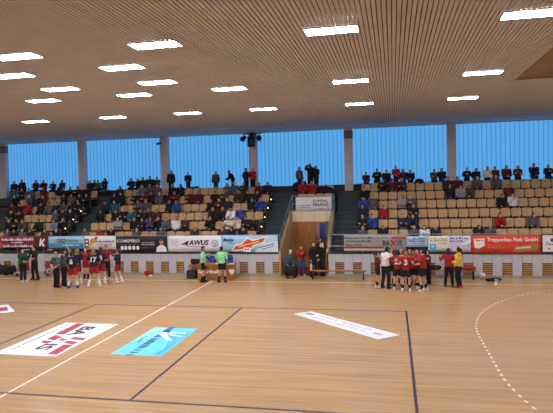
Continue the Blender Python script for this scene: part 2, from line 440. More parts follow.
# stand treads, stairs, back wall
def treads(name, xa, xb, k0=0, m=None):
    bs = [(xa, xb, 1.8, Y0, 0, 1.14)] if k0 == 0 else []
    for k in range(k0, 6): bs.append((xa, xb, Y0+DY*k, Y0+DY*(k+1), 0 if k0 == 0 else TZ(k0)-.1, TZ(k)))
    return tag(build(name, BM(*bs), m or M['tread']), kind='structure')
treads('stand_left', -24, -10.12); treads('stand_middle', -8.82, 1.62); treads('stand_right', 6.72, 28); treads('stand_over_door', 3.08, 5.34, 4)
def stairs(name, xa, xb):
    bs = [(xa, xb, 1.8, Y0, 0, 1.14)]
    for k in range(6):
        z = TZ(k); bs.append((xa, xb, Y0+DY*k, Y0+DY*k+.425, 0, z)); bs.append((xa, xb, Y0+DY*k+.425, Y0+DY*(k+1), 0, z+DZ/2))
    o = tag(build(name, BM(*bs), M['stair']), kind='structure')
    nb = []
    for k in range(6):
        for q in (0, 1): nb.append((xa, xb, Y0+DY*k+.425*q-.006, Y0+DY*k+.425*q+.035, TZ(k)+DZ/2*q-.02, TZ(k)+DZ/2*q+.004))
    build('step_nosing', BM(*nb), M['steel_dark'], o)
    return o
stairs('stairs_left', -10.12, -8.82); stairs('stairs_middle', 1.62, 2.96); stairs('stairs_right', 5.46, 6.72)
tag(build('stand_walkway', BM((-24, 28, Y0+DY*6, 8.6, 3.6, WZ)), M['tread']), kind='structure')
wb = tag(build('wall_back', BM((-24, 28, 8.44, 8.6, WZ, 4.5)), M['back']), kind='structure')
build('window_sill', BM((-24, 28, 8.36, 8.5, 4.46, 4.5)), M['cap'], wb)
tag(build('wall_back_outer', BM((-24, 28, 8.62, 8.7, 0, 8.4)), M['back']), kind='structure')

# pillars and windows
PX = [-17.75, -11.70, -5.80, .10, 6.03, 11.97, 17.95, 23.9]
for i, px in enumerate(PX):
    tag(build('pillar', BM((px-.25, px+.25, 8.08, 8.44, WZ, CZ), bev=.01), M['pillar']), kind='structure')
    if i in (0, 4): build('pillar_head', BM((px-.26, px+.26, 8.06, 8.44, 7.25, 7.72)), M['joint'], bpy.data.objects['pillar' if i == 0 else 'pillar.%03d' % i])
for i, (a, b) in enumerate(zip([-24]+PX, PX+[28])):
    a += .2; b -= .2
    wn = tag(build('window_%d' % (i+1), BM((a, b, 8.50, 8.53, 4.5, CZ)), M['glassblue']), kind='structure')
    n = int((b-a)/.245); bm = bmesh.new()
    for j in range(n+1):
        x = a+(b-a)*j/n; box(bm, x-.025, x+.025, 8.475, 8.499, 4.5, CZ-.03)
    build('glass_rib', bm, M['glassrib'], wn)
    build('window_frame', BM((a, b, 8.44, 8.50, CZ-.05, CZ)), M['lampframe'], wn)

# ceiling lights
LX = {-1.1: [-20.5, -16.5, -12.6, -8.5, -4.35, -.58, 3.0, 7.25, 11.5, 15.95, 20.2, 24.4], -6.5: [-20.5, -16.5, -12.6, -4.3, -.58, 3.04, 7.28, 11.48, 15.95, 20.2], -8.42: [-2.32, 1.2], -10.8: [-2.32, 1.2],
      -12.8: [-20, -14, -.68, 3.1, 7.32, 11.5, 16.2, 20.5], -19: [-20, -12, -4, 4, 12, 20], -25.5: [-20, -12, -4, 4, 12, 20]}
def light_label(x, y):
    if y in (-8.42, -10.8): return 'glowing ceiling panel between the main rows, %s column %s' % ('left' if x < 0 else 'right', 'nearer the windows' if y == -8.42 else 'nearer the camera')
    row = {-1.1: 'row nearest the windows', -6.5: 'middle row', -12.8: 'row nearest the camera'}.get(y, 'rows behind the camera')
    return 'glowing white ceiling panel, %s, %s' % (row, ORD[sorted(LX[y]).index(x)+1]+' from the left')
lm = {}
for y, xs in LX.items():
    for x in xs:
        z = CZ if not (x > 12.7 and y < -4.8) else CZ+.08
        lx, ly = CAM.x+(x-CAM.x)*.9737, CAM.y+(y-CAM.y)*.9737
        e = empty('ceiling_light', (lx, ly, z-.03), 0, light_label(x, y), 'ceiling light', 'ceiling light panels')
        if not lm:
            lm['f'] = build('frame', BM((-.59, .59, -.28, -.25, 0, .028), (-.59, .59, .25, .28, 0, .028), (-.59, -.565, -.25, .25, 0, .028), (.565, .59, -.25, .25, 0, .028)), M['lampframe'], e)
            lm['d'] = build('diffuser', BM((-.565, .565, -.25, .25, .004, .02)), M['lamp'], e)
        else:
            for q in 'fd':
                o = lm[q].copy(); COL.objects.link(o); o.parent = e

# ------------------------------------------------------------------ seats
def seat_proto():
    e = empty('stadium_seat', (0, 0, 0))
    bm = bmesh.new(); nx, nz = 6, 6                          # curved plywood back, leaning
    def P(i, j, t):
        u = -1+2*i/nx; v = j/nz
        return (u*.238, -.03+.05*(-(u*u))+.10*v+t, .548+.432*v)
    g = [[[bm.verts.new(P(i, j, t)) for j in range(nz+1)] for i in range(nx+1)] for t in (0, .022)]
    for i in range(nx):
        for j in range(nz):
            for t in (0, 1):
                q = g[t]; f = (q[i][j], q[i+1][j], q[i+1][j+1], q[i][j+1]); bm.faces.new(f if t == 0 else f[::-1])
    for i in range(nx):
        for j in (0, nz): bm.faces.new((g[0][i][j], g[0][i+1][j], g[1][i+1][j], g[1][i][j]))
    for j in range(nz):
        for i in (0, nx): bm.faces.new((g[0][i][j], g[0][i][j+1], g[1][i][j+1], g[1][i][j]))
    for v in bm.verts:                                      # rounded corners
        if abs(v.co.x) > .235:
            if v.co.z > .97: v.co.z -= .045; v.co.x *= .95
            if v.co.z < .56: v.co.z += .04; v.co.x *= .95
    for s in (-.17, .17): box(bm, s-.012, s+.012, .0, .03, .40, .60)
    build('backrest', bm, M['seat'], e, smooth=False)
    build('seat', BM((-.235, .235, -.42, -.02, .425, .447), bev=.008), M['seat'], e)
    bm = bmesh.new()
    for s in (-.2, .2):
        box(bm, s-.015, s+.015, -.20, -.16, 0, .424); box(bm, s-.015, s+.015, -.36, -.02, .40, .424); box(bm, s-.02, s+.02, -.28, -.08, 0, .015)
    box(bm, -.2, .2, -.19, -.17, .38, .40)
    build('frame', bm, M['seat_metal'], e)
    return e
proto = seat_proto(); pch = list(proto.children); used = [False]
def seat(x, k, label, group):
    y = Y0+DY*k+.62; loc = (x, y, TZ(k))
    if not used[0]: used[0] = True; r = proto
    else:
        r = proto.copy(); COL.objects.link(r)
        for c in pch: o = c.copy(); COL.objects.link(o); o.parent = r
    r.location = loc; tag(r, label, 'seat', group)
ROW = ['front', 'second', 'third', 'fourth', 'fifth', 'top']
SEATS = {}
for k in range(6):
    nl = (8, 8, 9, 10, 11, 12)[k]; nr = (18, 19, 19, 20, 20, 21)[k]
    blocks = [('left block', [(-10.45-.515*i) for i in range(nl)], 'left stairs'), ('middle block', [(-8.50+.51*i) for i in range(20)], 'left stairs'),
              ('right block', [(7.04+.515*i) for i in range(nr)], 'right stairs')]
    if k >= 4: blocks.append(('block above the door', [(3.42+.51*i) for i in range(4)], 'middle stairs'))
    for bn, xs, ref in blocks:
        for i, x in enumerate(xs):
            SEATS[(k, round(x, 3))] = bn
            seat(x, k, 'light wooden seat, %s from the %s, %s row, %s' % (ORD[i+1], ref, ROW[k], bn), 'wooden seats in the '+bn)
# plain bench along the walkway for the people in front of the windows
def bench(name, x0, x1, y, z, label, h=.43, w=.34, mtop=None, group=None):
    e = empty(name, ((x0+x1)/2, y, z), 0, label, 'bench', group); L_ = (x1-x0)/2
    build('seat_board', BM((-L_, L_, -w/2, w/2, h-.04, h), bev=.006), mtop or M['seat'], e)
    n = max(2, int(2*L_/1.6)+1)
    for i in range(n):
        x = -L_+.15+(2*L_-.3)*i/(n-1)
        build('leg', BM((x-.03, x+.03, -w/2+.03, w/2-.03, 0, h-.041)), M['seat_metal'], e)
    return e
for x0, x1, lb in ((-15.6, -12.05, 'left block, at the left edge'), (-11.4, -9.7, 'left stairs, between pillar and stairs'), (-8.8, -6.1, 'middle block'),
                   (6.4, 11.65, 'right block, nearer the door'), (12.3, 17.7, 'right block, at the right edge')):
    bench('bench', x0, x1, 8.16, WZ, 'long plain bench on the walkway behind the '+lb)

# ------------------------------------------------------------------ spectators
poses = []
for i in range(7):
    p = default_pose(True)
    if i == 1: p.update(chest=(0, -.05, .89), sho=(0, -.09, 1.01), neck=(0, -.12, 1.07), head=(0, -.17, 1.165), elL=(.22, -.25, .72), elR=(-.22, -.25, .72), wrL=(.05, -.44, .66), wrR=(-.05, -.44, .66), turn=.25)
    if i == 2: p.update(elL=(.24, -.02, .80), elR=(-.24, -.02, .80), wrL=(-.06, -.20, .84), wrR=(.08, -.22, .80), turn=-.35)
    if i == 3: p.update(wrR=(-.05, -.19, 1.04), elR=(-.21, -.20, .80), turn=.4, head=(0, -.03, 1.20), nod=.1)
    if i == 4: p.update(wrL=(.03, -.32, .90), wrR=(-.03, -.32, .90), elL=(.24, -.10, .82), elR=(-.24, -.10, .82))
    if i == 5: p.update(kneeL=(.18, -.43, .53), kneeR=(-.16, -.43, .53), ankL=(.2, -.38, .09), ankR=(-.14, -.5, .09), wrL=(.17, -.34, .62), wrR=(-.15, -.34, .62), turn=-.15)
    if i == 6: p.update(sho=(.02, .03, 1.0), neck=(.03, .02, 1.06), head=(.05, -.02, 1.16), wrL=(.22, -.3, .6), turn=.6)
    p['fem'] = i in (2, 4)
    poses.append(p)
PM = [dict(body=body_mesh(p, .024), top=top_mesh(p, voxel=.026, g=.05), bottom=bottom_mesh(p, voxel=.026)) for p in poses]
rd = random.Random(3)
HSTY = ['short', 'short', 'short', 'long', 'bob', 'short', 'pony']
def hair_pick(skip=None):
    h = rd.choice(HSTY); c = rd.choice(['black', 'black', 'brown', 'brown', 'brown', 'grey', 'fair'])
    if c == 'grey' and h == 'pony': h = 'short'
    return h, c
CROWD = {
 5: '1.4k 11.9t 21.2k 31.4g 43.7m 62k 70k 77k 88k 105.8k 113.4k 119n 142u 150.5g 158g 172.5k 180.5k 226.6g 234.2g 244j 260.3m 268k 301.9r 308r 382k 391.5m 401j 446.4j 457.5m 476g 495.7g',
 4: '2.5k 17k 30.5g 38n 46m 64.4k 72g 80.3k 87k 104.9k 113.9k 121k 135.3k 142m 150k 158g 166k 173m 189.5m 198.6m 218k 226o 238.5d 247k 257n 364.4k 450.7k 460l 469.5o 507.6m',
 3: '7.6m 19k 28.5r 40.7k 49.2g 57n 65.2g 71k 78.6k 99n 108t 137.8g 146.3g 169.2k 177.5b 211.4k 219m 227n 250k 259.5b 266k 362.7b 372g 401.7l 411g 500k 512w',
 2: '2k 11k 21.2k 56g 62.7k 68k 97.3k 115k 124k 132.7t 141k 150.5d 159d 213k 222.4k 231.7w 239.8b 361n 383.9r 416k',
 1: '1k 9k 16k 24.6o 40.7k 56u 64k 84k 119.3l 135.3k 143n 151p 159k 167g 176.8w 186d 210.5k 228.3c 237c 246k 255.3k 362.6k 372.5b 401.5j 413n 500r 533.8g',
 0: '6.8g 14k 26.3g 35k 45.8d 57k 89g 99.8r 110.8k 137g 157.3g 193d 222d 230k 244k 362g 382k 414.5g 424w 435.5n 473.7k 481g'}
taken = set(); recs = []
for k, s in CROWD.items():
    y = Y0+DY*k+.62
    for it in s.split():
        u, c = float(it[:-1]), it[-1]
        hz = TZ(k)+1.2
        lo, hi = 150, 300                                     # find the pixel row of head height on this plane
        for _ in range(30):
            mid_ = (lo+hi)/2
            if at(u, mid_, 1, y-.1).z > hz: lo = mid_
            else: hi = mid_
        x = at(u, lo, 1, y-.1).x
        best = sorted((abs(sx-x), sx, bn) for (kk, sx), bn in SEATS.items() if kk == k and (k, sx) not in taken)
        dx, sx, bn = best[0]
        if dx > .6: continue
        taken.add((k, sx)); recs.append((k, sx, x, y, c, bn))
cnt = {}
order = {}
for r in sorted(recs, key=lambda r: r[1]):
    cnt[(r[0], r[5])] = cnt.get((r[0], r[5]), 0)+1; order[(r[0], r[1])] = cnt[(r[0], r[5])]
for k, sx, x, y, c, bn in recs:
    i = rd.randrange(7) if k else rd.choice((1, 6, 1)); p = poses[i]; h, hc = hair_pick(); hc0 = hc
    if k == 0 and c == 'g' or c == 'g' and rd.random() < .4: h, hc = 'short', 'grey'
    if rd.random() < .1: h = 'bald'; hc = 'grey'
    lab = 'seated spectator in a %s top, %s from the left, %s row, %s' % (PAL[c][0], ORD[order[(k, sx)]], ROW[k], bn)
    add_person(PM[i], p, (sx+max(-.05, min(.05, (x-sx)*.5)), y-.16, TZ(k)), rd.uniform(-.25, .25), c, rd.choice('kknBj'), h, hc, rd.choice('kkdw'), rd.uniform(.94, 1.0) if k else .93, rd.randrange(2), lab, 'seated spectators in the '+bn, 'jacket' if c in 'kngjdopt' else 'sweater')

# people in front of the windows: (u, head-top v, colour, standing)
sp = []
for i in range(5):
    p = default_pose()
    if i == 0: p.update(elL=(.26, .0, 1.16), wrL=(.10, -.16, 1.06), elR=(-.26, .0, 1.16), wrR=(-.08, -.18, 1.10), turn=.3)
    if i == 1: p.update(turn=-.5)
    if i == 2: p.update(elL=(.22, -.24, 1.38), wrL=(.05, -.34, 1.60), elR=(-.26, -.12, 1.40), wrR=(-.10, -.30, 1.62))
    if i == 3: p.update(chest=(0, -.12, 1.27), sho=(0, -.2, 1.38), neck=(0, -.24, 1.44), head=(0, -.31, 1.55), elL=(.25, -.25, 1.12), elR=(-.25, -.25, 1.12), wrL=(.2, -.45, 1.02), wrR=(-.2, -.45, 1.02))
    if i == 4: p.update(elR=(-.26, .06, 1.16), wrR=(-.16, -.06, .96), elL=(.27, .0, 1.2), wrL=(.05, -.2, 1.3), turn=.8, fem=True)
    sp.append(p)
SM = [dict(body=body_mesh(p, .024), top=top_mesh(p, voxel=.026, g=.05), bottom=bottom_mesh(p, voxel=.026)) for p in sp]
BACK = [(13.9, 181, 'k', 0), (23.4, 179.5, 'n', 0), (35.6, 180, 'd', 0), (43.6, 180, 'm', 0), (52.9, 181, 'k', 0), (61.9, 180, 'n', 0),
        (89.5, 183, 'k', 0), (94.5, 183, 'k', 0), (99, 181, 't', 0), (104.4, 178, 'n', 0), (131, 178, 'j', 0), (137.5, 180, 'k', 0), (142.5, 177, 'k', 0), (149.3, 176, 'k', 0), (156.6, 176.5, 'j', 0),
        (170.8, 170.5, 'k', 1), (188, 174.5, 'k', 1), (215.6, 172.3, 'o', 1), (232.5, 170, 'k', 1), (246, 168, 'k', 1), (252.5, 168, 'r', 1),
        (299.3, 167, 'g', 1), (310, 163.5, 'k', 1), (316, 165.5, 'k', 1),
        (366, 172, 'm', 0), (377, 168.3, 'k', 0), (386.4, 169.5, 'k', 0), (395.8, 166, 'r', 1), (402.8, 168.5, 'p', 0), (410.4, 169.5, 'k', 0), (434, 169, 'o', 0), (441.6, 168, 'k', 0),
        (466.8, 167.5, 'k', 0), (476, 168, 'n', 0), (487, 166.5, 'w', 0), (494.9, 166.3, 'm', 0), (505.9, 165.3, 'm', 0), (517.7, 165.3, 'm', 0), (533.8, 163, 'n', 0), (548.2, 164.2, 'k', 0)]
for n, (u, v, c, st) in enumerate(BACK):
    y = 8.14 if not st else 7.83
    x = at(u, v, 1, y).x; top = at(u, v, 1, y).z-WZ
    if st: i = [1, 0, 1, 3, 4, 0, 1, 2, 4, 0][sum(b[3] for b in BACK[:n])]; p, parts, nom = sp[i], SM[i], (1.755 if i != 3 else 1.69)
    else: i = n % 7; p, parts, nom = poses[i], PM[i], poses[i]['head'][2]+.135
    h, hc = hair_pick(); hc = 'black' if hc == 'grey' else hc
    sc = top/nom
    if st: sc = max(.8, sc)
    else: sc = max(.82, min(1.06, sc))
    zoff = top-sc*nom
    side_ = 'counting from the left'
    nd = sum(1 for b in BACK[:n] if b[2:] == (c, st))+1
    tot = sum(1 for b in BACK if b[2:] == (c, st))
    where = (('%s such from the left' % ORD[nd]) if tot > 1 else 'the only one so coloured')
    extra = ' filming' if i == 2 and st else ''
    lab = '%s spectator%s in %s against the blue windows, %s' % ('standing' if st else 'back row', extra, PAL[c][0], where)
    rz = {232.5: -1.1, 246: 1.0, 252.5: -.4, 299.3: .9, 316: -.5}.get(u, rd.uniform(-.2, .2))
    e = add_person(parts, p, (x, y if not st else y, WZ), rz, c, 'k', h, hc, 'k', sc, n % 2, lab, 'spectators in front of the windows', 'jacket')
    if c == 'm' and u > 500:
        fine_print('chest_print', -.10, .10, .93, .06, CL['y'], e, -.158, n)
# camera held by the filming spectator
fx = at(310, 166, 1, 7.5)
e = empty('video_camera', (at(310, 165, 1, 7.45).x, 7.48, at(310, 168, 1, 7.45).z), 0, 'small black camera held up by the filming spectator above the door', 'camera')
build('camera_body', BM((-.06, .06, -.04, .06, 0, .09), bev=.01), M['black'], e)
bm = bmesh.new(); pipe(bm, [(0, -.05, .045), (0, -.10, .045)], .03); build('lens', bm, M['steel_dark'], e)

# ------------------------------------------------------------------ doorway through the stand
def side_wall(name, x0, x1):
    bm = bmesh.new(); ps = [(1.6, 0), (5.0, 0), (5.0, 3.13), (1.6, 1.28)]
    a = [bm.verts.new((x0, y, z)) for y, z in ps]; b = [bm.verts.new((x1, y, z)) for y, z in ps]
    bm.faces.new(a); bm.faces.new(b[::-1])
    for i in range(4): j = (i+1) % 4; bm.faces.new((a[i], b[i], b[j], a[j]))
    return tag(build(name, bm, M['beige_wall']), kind='structure')
side_wall('wall_passage_left', 2.965, 3.07); side_wall('wall_passage_right', 5.35, 5.455)
wd = tag(build('wall_door', BM((3.07, 5.35, 5.0, 5.1, 2.46, 3.12), (5.02, 5.35, 5.0, 5.1, 0, 2.46), (3.07, 3.12, 5.0, 5.1, 0, 2.46)), M['beige_wall']), kind='structure')
for a, b in ((3.08, 3.60), (3.615, 4.30), (4.315, 5.02), (5.035, 5.34)): build('lintel_panel', BM((a, b, 4.985, 4.999, 2.50, 3.06), bev=.004), M['beige'], wd)
build('passage_roof', BM((3.08, 5.34, 5.1, 5.95, 3.02, 3.12)), M['beige_wall'], wd)
e = empty('corridor_fill_lamp', (4.62, 6.2, 2.82), 0, 'unseen ceiling lamp added to brighten the corridor behind the open doorway', 'ceiling light')  # added lamp, hidden above the lintel, to brighten the corridor and its posters
build('diffuser', BM((-.25, .25, -.12, .12, 0, .04)), emit('corridor_fill_light', (255, 240, 220), 30), e); build('base', BM((-.28, .28, -.15, .15, .04, .085)), M['lampframe'], e)
dr = tag(build('door_1', BM((3.13, 4.35, 4.96, 4.99, .01, 2.45)), M['door']), kind='structure')
build('door_panel', BM((3.2, 3.7, 4.95, 4.961, .15, 2.3), (3.78, 4.28, 4.95, 4.961, .15, 2.3)), M['door'], dr)
bm = bmesh.new(); pipe(bm, [(4.24, 4.955, 1.02), (4.24, 4.92, 1.02), (4.13, 4.92, 1.02)], .012); build('door_handle', bm, M['steel'], dr)
tag(build('trim_1', BM((4.36, 4.41, 4.94, 5.1, 0, 2.46), (4.97, 5.02, 4.94, 5.1, 0, 2.46), (4.36, 5.02, 4.94, 5.1, 2.41, 2.46)), M['door']), kind='structure')
tag(build('wall_corridor', BM((3.08, 5.34, 8.0, 8.1, 0, 2.95), (3.6, 3.65, 5.12, 8.0, 0, 2.95), (5.2, 5.25, 5.12, 8.0, 0, 2.95)), M['wall']), kind='structure')
for nm, x0, x1, z0, z1, c, lab in (('wall_poster', 4.84, 5.06, 1.55, 2.3, 'b', 'bright blue hanging poster in the open doorway'), ('wall_poster', 4.52, 4.66, 1.2, 2.35, 'p', 'narrow pinkish hanging poster in the open doorway, beside the blue one')):
    xm = at(322.6 if c == 'b' else 317.4, 232, 1, 6.9).x; hw = .17 if c == 'b' else .12; x0, x1, z0, z1 = xm-hw, xm+hw, 1.3, 2.42
    e = empty(nm, ((x0+x1)/2, 6.9, z0), 0, lab, 'poster'); hw = (x1-x0)/2
    build('sheet', BM((-hw, hw, -.004, .004, 0, z1-z0)), CL[c] if c == 'b' else mat('poster_pink', (170, 120, 140), .7), e)
    build('hanging_rod', BM((-hw-.02, hw+.02, -.01, .01, z1-z0, z1-z0+.02)), M['steel'], e)
tag(build('door_mat', BM((3.35, 5.2, 1.9, 4.7, 0, .012), bev=.003), mat('mat_red', (130, 34, 34), .9)), 'red mat on the floor of the passage in front of the brown door', 'mat')

# rails
def rails(name, runs, posts, label, r=.022):
    e = empty(name, runs[0][0], 0, label, 'railing'); o = Vector(runs[0][0])
    for q in runs:
        bm = bmesh.new(); pipe(bm, [Vector(c)-o for c in q], r); build('rail', bm, M['steel'], e, smooth=True)
    for a, b in posts:
        bm = bmesh.new(); pipe(bm, [Vector(a)-o, Vector(b)-o], r*.9); build('post', bm, M['steel'], e, smooth=True)
rails('handrail', [[(3.02, 1.72, 2.06), (3.02, 5.5, 3.98)], [(3.02, 1.72, 1.66), (3.02, 5.5, 3.56)], [(2.96, 1.72, 2.06), (3.02, 1.72, 2.06)]],
      [((3.02, 1.72, 1.35), (3.02, 1.72, 2.06)), ((3.02, 3.0, 2.05), (3.02, 3.0, 2.72)), ((3.02, 4.3, 2.76), (3.02, 4.3, 3.37)), ((3.02, 5.5, 3.1), (3.02, 5.5, 3.98))], 'steel handrail sloping up the stairs on the left of the brown door')
rails('handrail', [[(5.40, 1.72, 2.06), (5.40, 5.5, 3.98)], [(5.40, 1.72, 1.66), (5.40, 5.5, 3.56)]],
      [((5.40, 1.72, 1.35), (5.40, 1.72, 2.06)), ((5.40, 3.0, 2.05), (5.40, 3.0, 2.72)), ((5.40, 4.3, 2.76), (5.40, 4.3, 3.37)), ((5.40, 5.5, 3.1), (5.40, 5.5, 3.98))], 'steel handrail sloping up the stairs on the right of the brown door')
rails('front_railing', [[(-23.8, 1.70, 2.06), (2.9, 1.70, 2.06)], [(-23.8, 1.70, 1.5), (2.9, 1.70, 1.5)]], [((x, 1.70, 1.16), (x, 1.70, 2.06)) for x in [-23.5+1.65*i for i in range(17)]], 'steel front railing behind the banners left of the brown door')
rails('front_railing', [[(5.5, 1.70, 2.06), (27.5, 1.70, 2.06)], [(5.5, 1.70, 1.5), (27.5, 1.70, 1.5)]], [((x, 1.70, 1.16), (x, 1.70, 2.06)) for x in [5.55+1.56*i for i in range(15)]], 'steel front railing behind the banners right of the brown door')
rails('door_railing', [[(3.1, 5.05, 3.93), (5.3, 5.05, 3.93)], [(3.1, 5.05, 3.5), (5.3, 5.05, 3.5)]], [((x, 5.05, 3.12), (x, 5.05, 3.93)) for x in (3.1, 3.85, 4.6, 5.3)], 'steel railing behind the white sign above the brown door')

# step lights
for xs, ks, nm in ((-10.14, (0, 1, 2, 3), 'left stairs'), (1.64, (0, 1, 2, 3, 4), 'middle stairs')):
    for k in ks:
        e = empty('step_light', (xs, Y0+DY*k+.2, TZ(k)+.61), 0, 'small glowing step light beside the %s, %s row' % (nm, ROW[k]), 'light', 'step lights')
        bm = bmesh.new(); ball(bm, (0, -.03, .09), .04); build('bulb', bm, M['steplamp'], e, smooth=True)
        build('housing', BM((-.03, .03, -.02, .03, -.61, .12)), M['black'], e)

# ------------------------------------------------------------------ banners
BMAT = {}
def bc(c):
    if c not in BMAT: BMAT[c] = mat('print_%02d' % len(BMAT), c, .6, var=.03, scale=5)
    return BMAT[c]
BY = 1.55
class Banner:
    def __init__(s, u0, u1, vt, vb, col, label, y=BY, name='banner', cat='banner'):
        um = (u0+u1)/2
        s.x0, s.x1 = at(u0, (vt+vb)/2, 1, y).x, at(u1, (vt+vb)/2, 1, y).x
        s.z0, s.z1 = at(um, vb, 1, y).z, at(um, vt, 1, y).z
        s.u0, s.u1, s.vt, s.vb = u0, u1, vt, vb
        s.e = empty(name, (s.x0, y, s.z0), 0, label, cat); s.w, s.h = s.x1-s.x0, s.z1-s.z0
        bm = bmesh.new(); n = max(8, int(s.w/.12)); rd = random.Random(int(u0)); ph = rd.random()*6
        rows = []
        for j in range(4):
            z = s.h*j/3; rows.append([[bm.verts.new((s.w*i/n, .004*math.sin(i*1.3+ph+j)+t, z)) for i in range(n+1)] for t in (-.003, .003)])
        for j in range(3):
            for i in range(n):
                for t in (0, 1):
                    f = (rows[j][t][i], rows[j][t][i+1], rows[j+1][t][i+1], rows[j+1][t][i]); bm.faces.new(f if t == 0 else f[::-1])
        for i in range(n):
            for j in (0, 3): bm.faces.new((rows[j][0][i], rows[j][0][i+1], rows[j][1][i+1], rows[j][1][i]))
        for j in range(3):
            for i in (0, n): bm.faces.new((rows[j][0][i], rows[j+1][0][i], rows[j+1][1][i], rows[j][1][i]))
        build('cloth', bm, bc(col), s.e, smooth=True); s.k = 0
        for i in range(4):
            x = .04+(s.w-.08)*i/3; build('tie', BM((x-.012, x+.012, -.012, .13 if y == BY else .06, s.h-.06, s.h-.035)), M['steel_dark'], s.e)
    def X(s, u): return (u-s.u0)/(s.u1-s.u0)*s.w
    def Z(s, v): return (s.vb-v)/(s.vb-s.vt)*s.h
    def yy(s): s.k += 1; return -.010-.0006*s.k
    def poly(s, name, pts, col): return plate(name, [(s.X(u), s.Z(v)) for u, v in pts], bc(col), s.e, s.yy())
    def rect(s, name, a, b, c, d, col): return s.poly(name, [(a, b), (c, b), (c, d), (a, d)], col)
    def disc(s, name, u, v, r, col, rz=None):
        k = s.w/(s.u1-s.u0); return plate(name, disc_pts(s.X(u), s.Z(v), r*k, (rz or r)*k), bc(col), s.e, s.yy())
    def print(s, u0, u1, v, h, col): return fine_print('small_print', s.X(u0), s.X(u1), s.Z(v), h/(s.vb-s.vt)*s.h, bc(col), s.e, s.yy(), int(u0*7+v*3))
    def text(s, t, u0, u1, v0, v1, col, bold=0, shear=0, name='lettering'):
        return fit_text(name, t, s.X(u1)-s.X(u0), s.Z(v0)-s.Z(v1), bc(col), s.e, ((s.X(u0)+s.X(u1))/2, s.yy()-.002, (s.Z(v0)+s.Z(v1))/2), bold, shear)

WHT, DK = (232, 232, 238), (30, 30, 40)
b = Banner(-3, 48.2, 236.2, 248, (124, 40, 46), 'maroon banner with white print and a white angular emblem at its right end')
b.rect('dark_field', 35, 236.4, 48, 247.8, (86, 26, 36)); b.poly('orange_field', [(-2.8, 242), (2, 243), (2.6, 247.8), (-2.8, 247.8)], (188, 84, 34))
b.print(2, 34, 239.3, 2.4, WHT); b.print(12, 24, 242.4, 1.4, WHT); b.print(3.5, 33, 245.8, 2.4, WHT)
b.poly('emblem', [(39.4, 246), (40.6, 238.5), (42, 238.5), (41.7, 241.5), (44.2, 238.6), (45.4, 239.4), (43, 242.4), (45, 246.4), (42.6, 246.4), (41.4, 243.6), (40.8, 246.4)], WHT)
b = Banner(48.6, 84, 236.6, 248.3, (152, 200, 222), 'light blue banner with dark round letters, between the maroon and the white banners')
b.rect('blue_field', 48.8, 243.2, 83.5, 246.6, (66, 150, 190)); b.rect('blue_band', 62, 245.4, 83, 248, (44, 130, 180))
b.text('L', 55, 56.4, 239.4, 242.6, (70, 90, 110)); b.text('OGO', 57, 66, 238.6, 243, DK, .06); b.text('PÄDIA', 66.8, 78.6, 239, 242.4, (80, 90, 110), .02)
b.print(63, 80, 245, 1.2, WHT)
b = Banner(84.3, 116, 236, 249.5, (222, 220, 226), 'white banner with dark square logo and a slanted yellow pencil shape')
b.rect('logo_square', 84.8, 239, 89, 247.5, (44, 44, 66)); b.rect('logo_bar', 85.8, 240.4, 88, 242.4, WHT); b.rect('logo_bar', 85.8, 244, 88, 246, WHT)
b.poly('pencil', [(88.4, 246.8), (88.8, 243.6), (94, 238.6), (96.4, 240.4), (91.6, 245.8)], (232, 170, 44)); b.poly('pencil_tip', [(94, 238.6), (96.6, 236.4), (98.6, 237), (96.4, 240.4)], (190, 96, 50)); b.poly('pencil_shade', [(90.4, 241.6), (92.6, 238.4), (93.6, 238.8), (90.8, 242.4)], DK)
b.print(94, 114, 241.4, 2.0, (50, 56, 90)); b.print(98, 112, 244.6, 1.0, (120, 120, 140)); b.print(98, 108, 247, 1.0, (190, 110, 110))
b = Banner(116.2, 167.2, 236.4, 252, (24, 24, 34), 'black banner with five white dots and the picture of a person in a white shirt')
b.text('COMSPERO', 117, 140, 239.4, 242.4, (220, 222, 226), .05)
b.print(118, 139, 244, .9, (110, 80, 90))
for u in (122.3, 126, 130, 134.1, 138.1): b.disc('white_dot', u, 247.8, 1.55, WHT, 2.0)
b.print(142, 155, 242.6, 1.3, (190, 190, 196)); b.print(142, 155, 244.6, 1.0, (190, 190, 196)); b.print(142, 154, 247.6, 1.4, (84, 84, 100))
b.poly('printed_shirt', [(156.2, 251.8), (157, 247.6), (160, 245), (163.4, 245), (166, 247.4), (166.9, 251.8)], (224, 224, 232)); b.disc('printed_head', 161.6, 241.6, 1.9, (176, 134, 116), 2.8); b.disc('printed_hair', 161.6, 239.6, 1.9, (70, 54, 48), 1.3)
b = Banner(167.6, 221.4, 235.8, 251.8, (226, 226, 236), 'white banner reading AWUS with a dark blue paper plane')
for v in (239.6, 241.6, 243.6, 245.6): b.print(171, 178.5, v, .8, (150, 150, 164))
b.poly('paper_plane', [(180.6, 244.6), (189.2, 240.4), (187.6, 246.4), (185.6, 244.4)], (44, 54, 110))
b.text('AWUS', 189.2, 209, 239.9, 245.2, (34, 38, 60), .07, .2)
b.text('MEDIA', 188.4, 206, 246, 247.2, (110, 112, 130))
b.disc('round_emblem', 214.8, 243.6, 3.1, (110, 126, 156), 3.3); b.disc('round_emblem_field', 214.8, 243.6, 2.5, (214, 218, 228), 2.7); b.poly('round_emblem_mark', [(213, 242), (213.8, 242), (214.8, 245), (215.8, 242), (216.6, 242), (215.2, 246), (214.4, 246)], (110, 126, 156))
b = Banner(221.6, 278, 235.5, 252, (160, 200, 226), 'light blue banner with a big orange-red angular arrow outlined in white')
b.poly('white_stripe', [(255, 252), (262, 243), (277.8, 241), (277.8, 252)], (206, 218, 232))
g = lambda q: [(216+x/8.13, 225+y/8.13) for x, y in q]
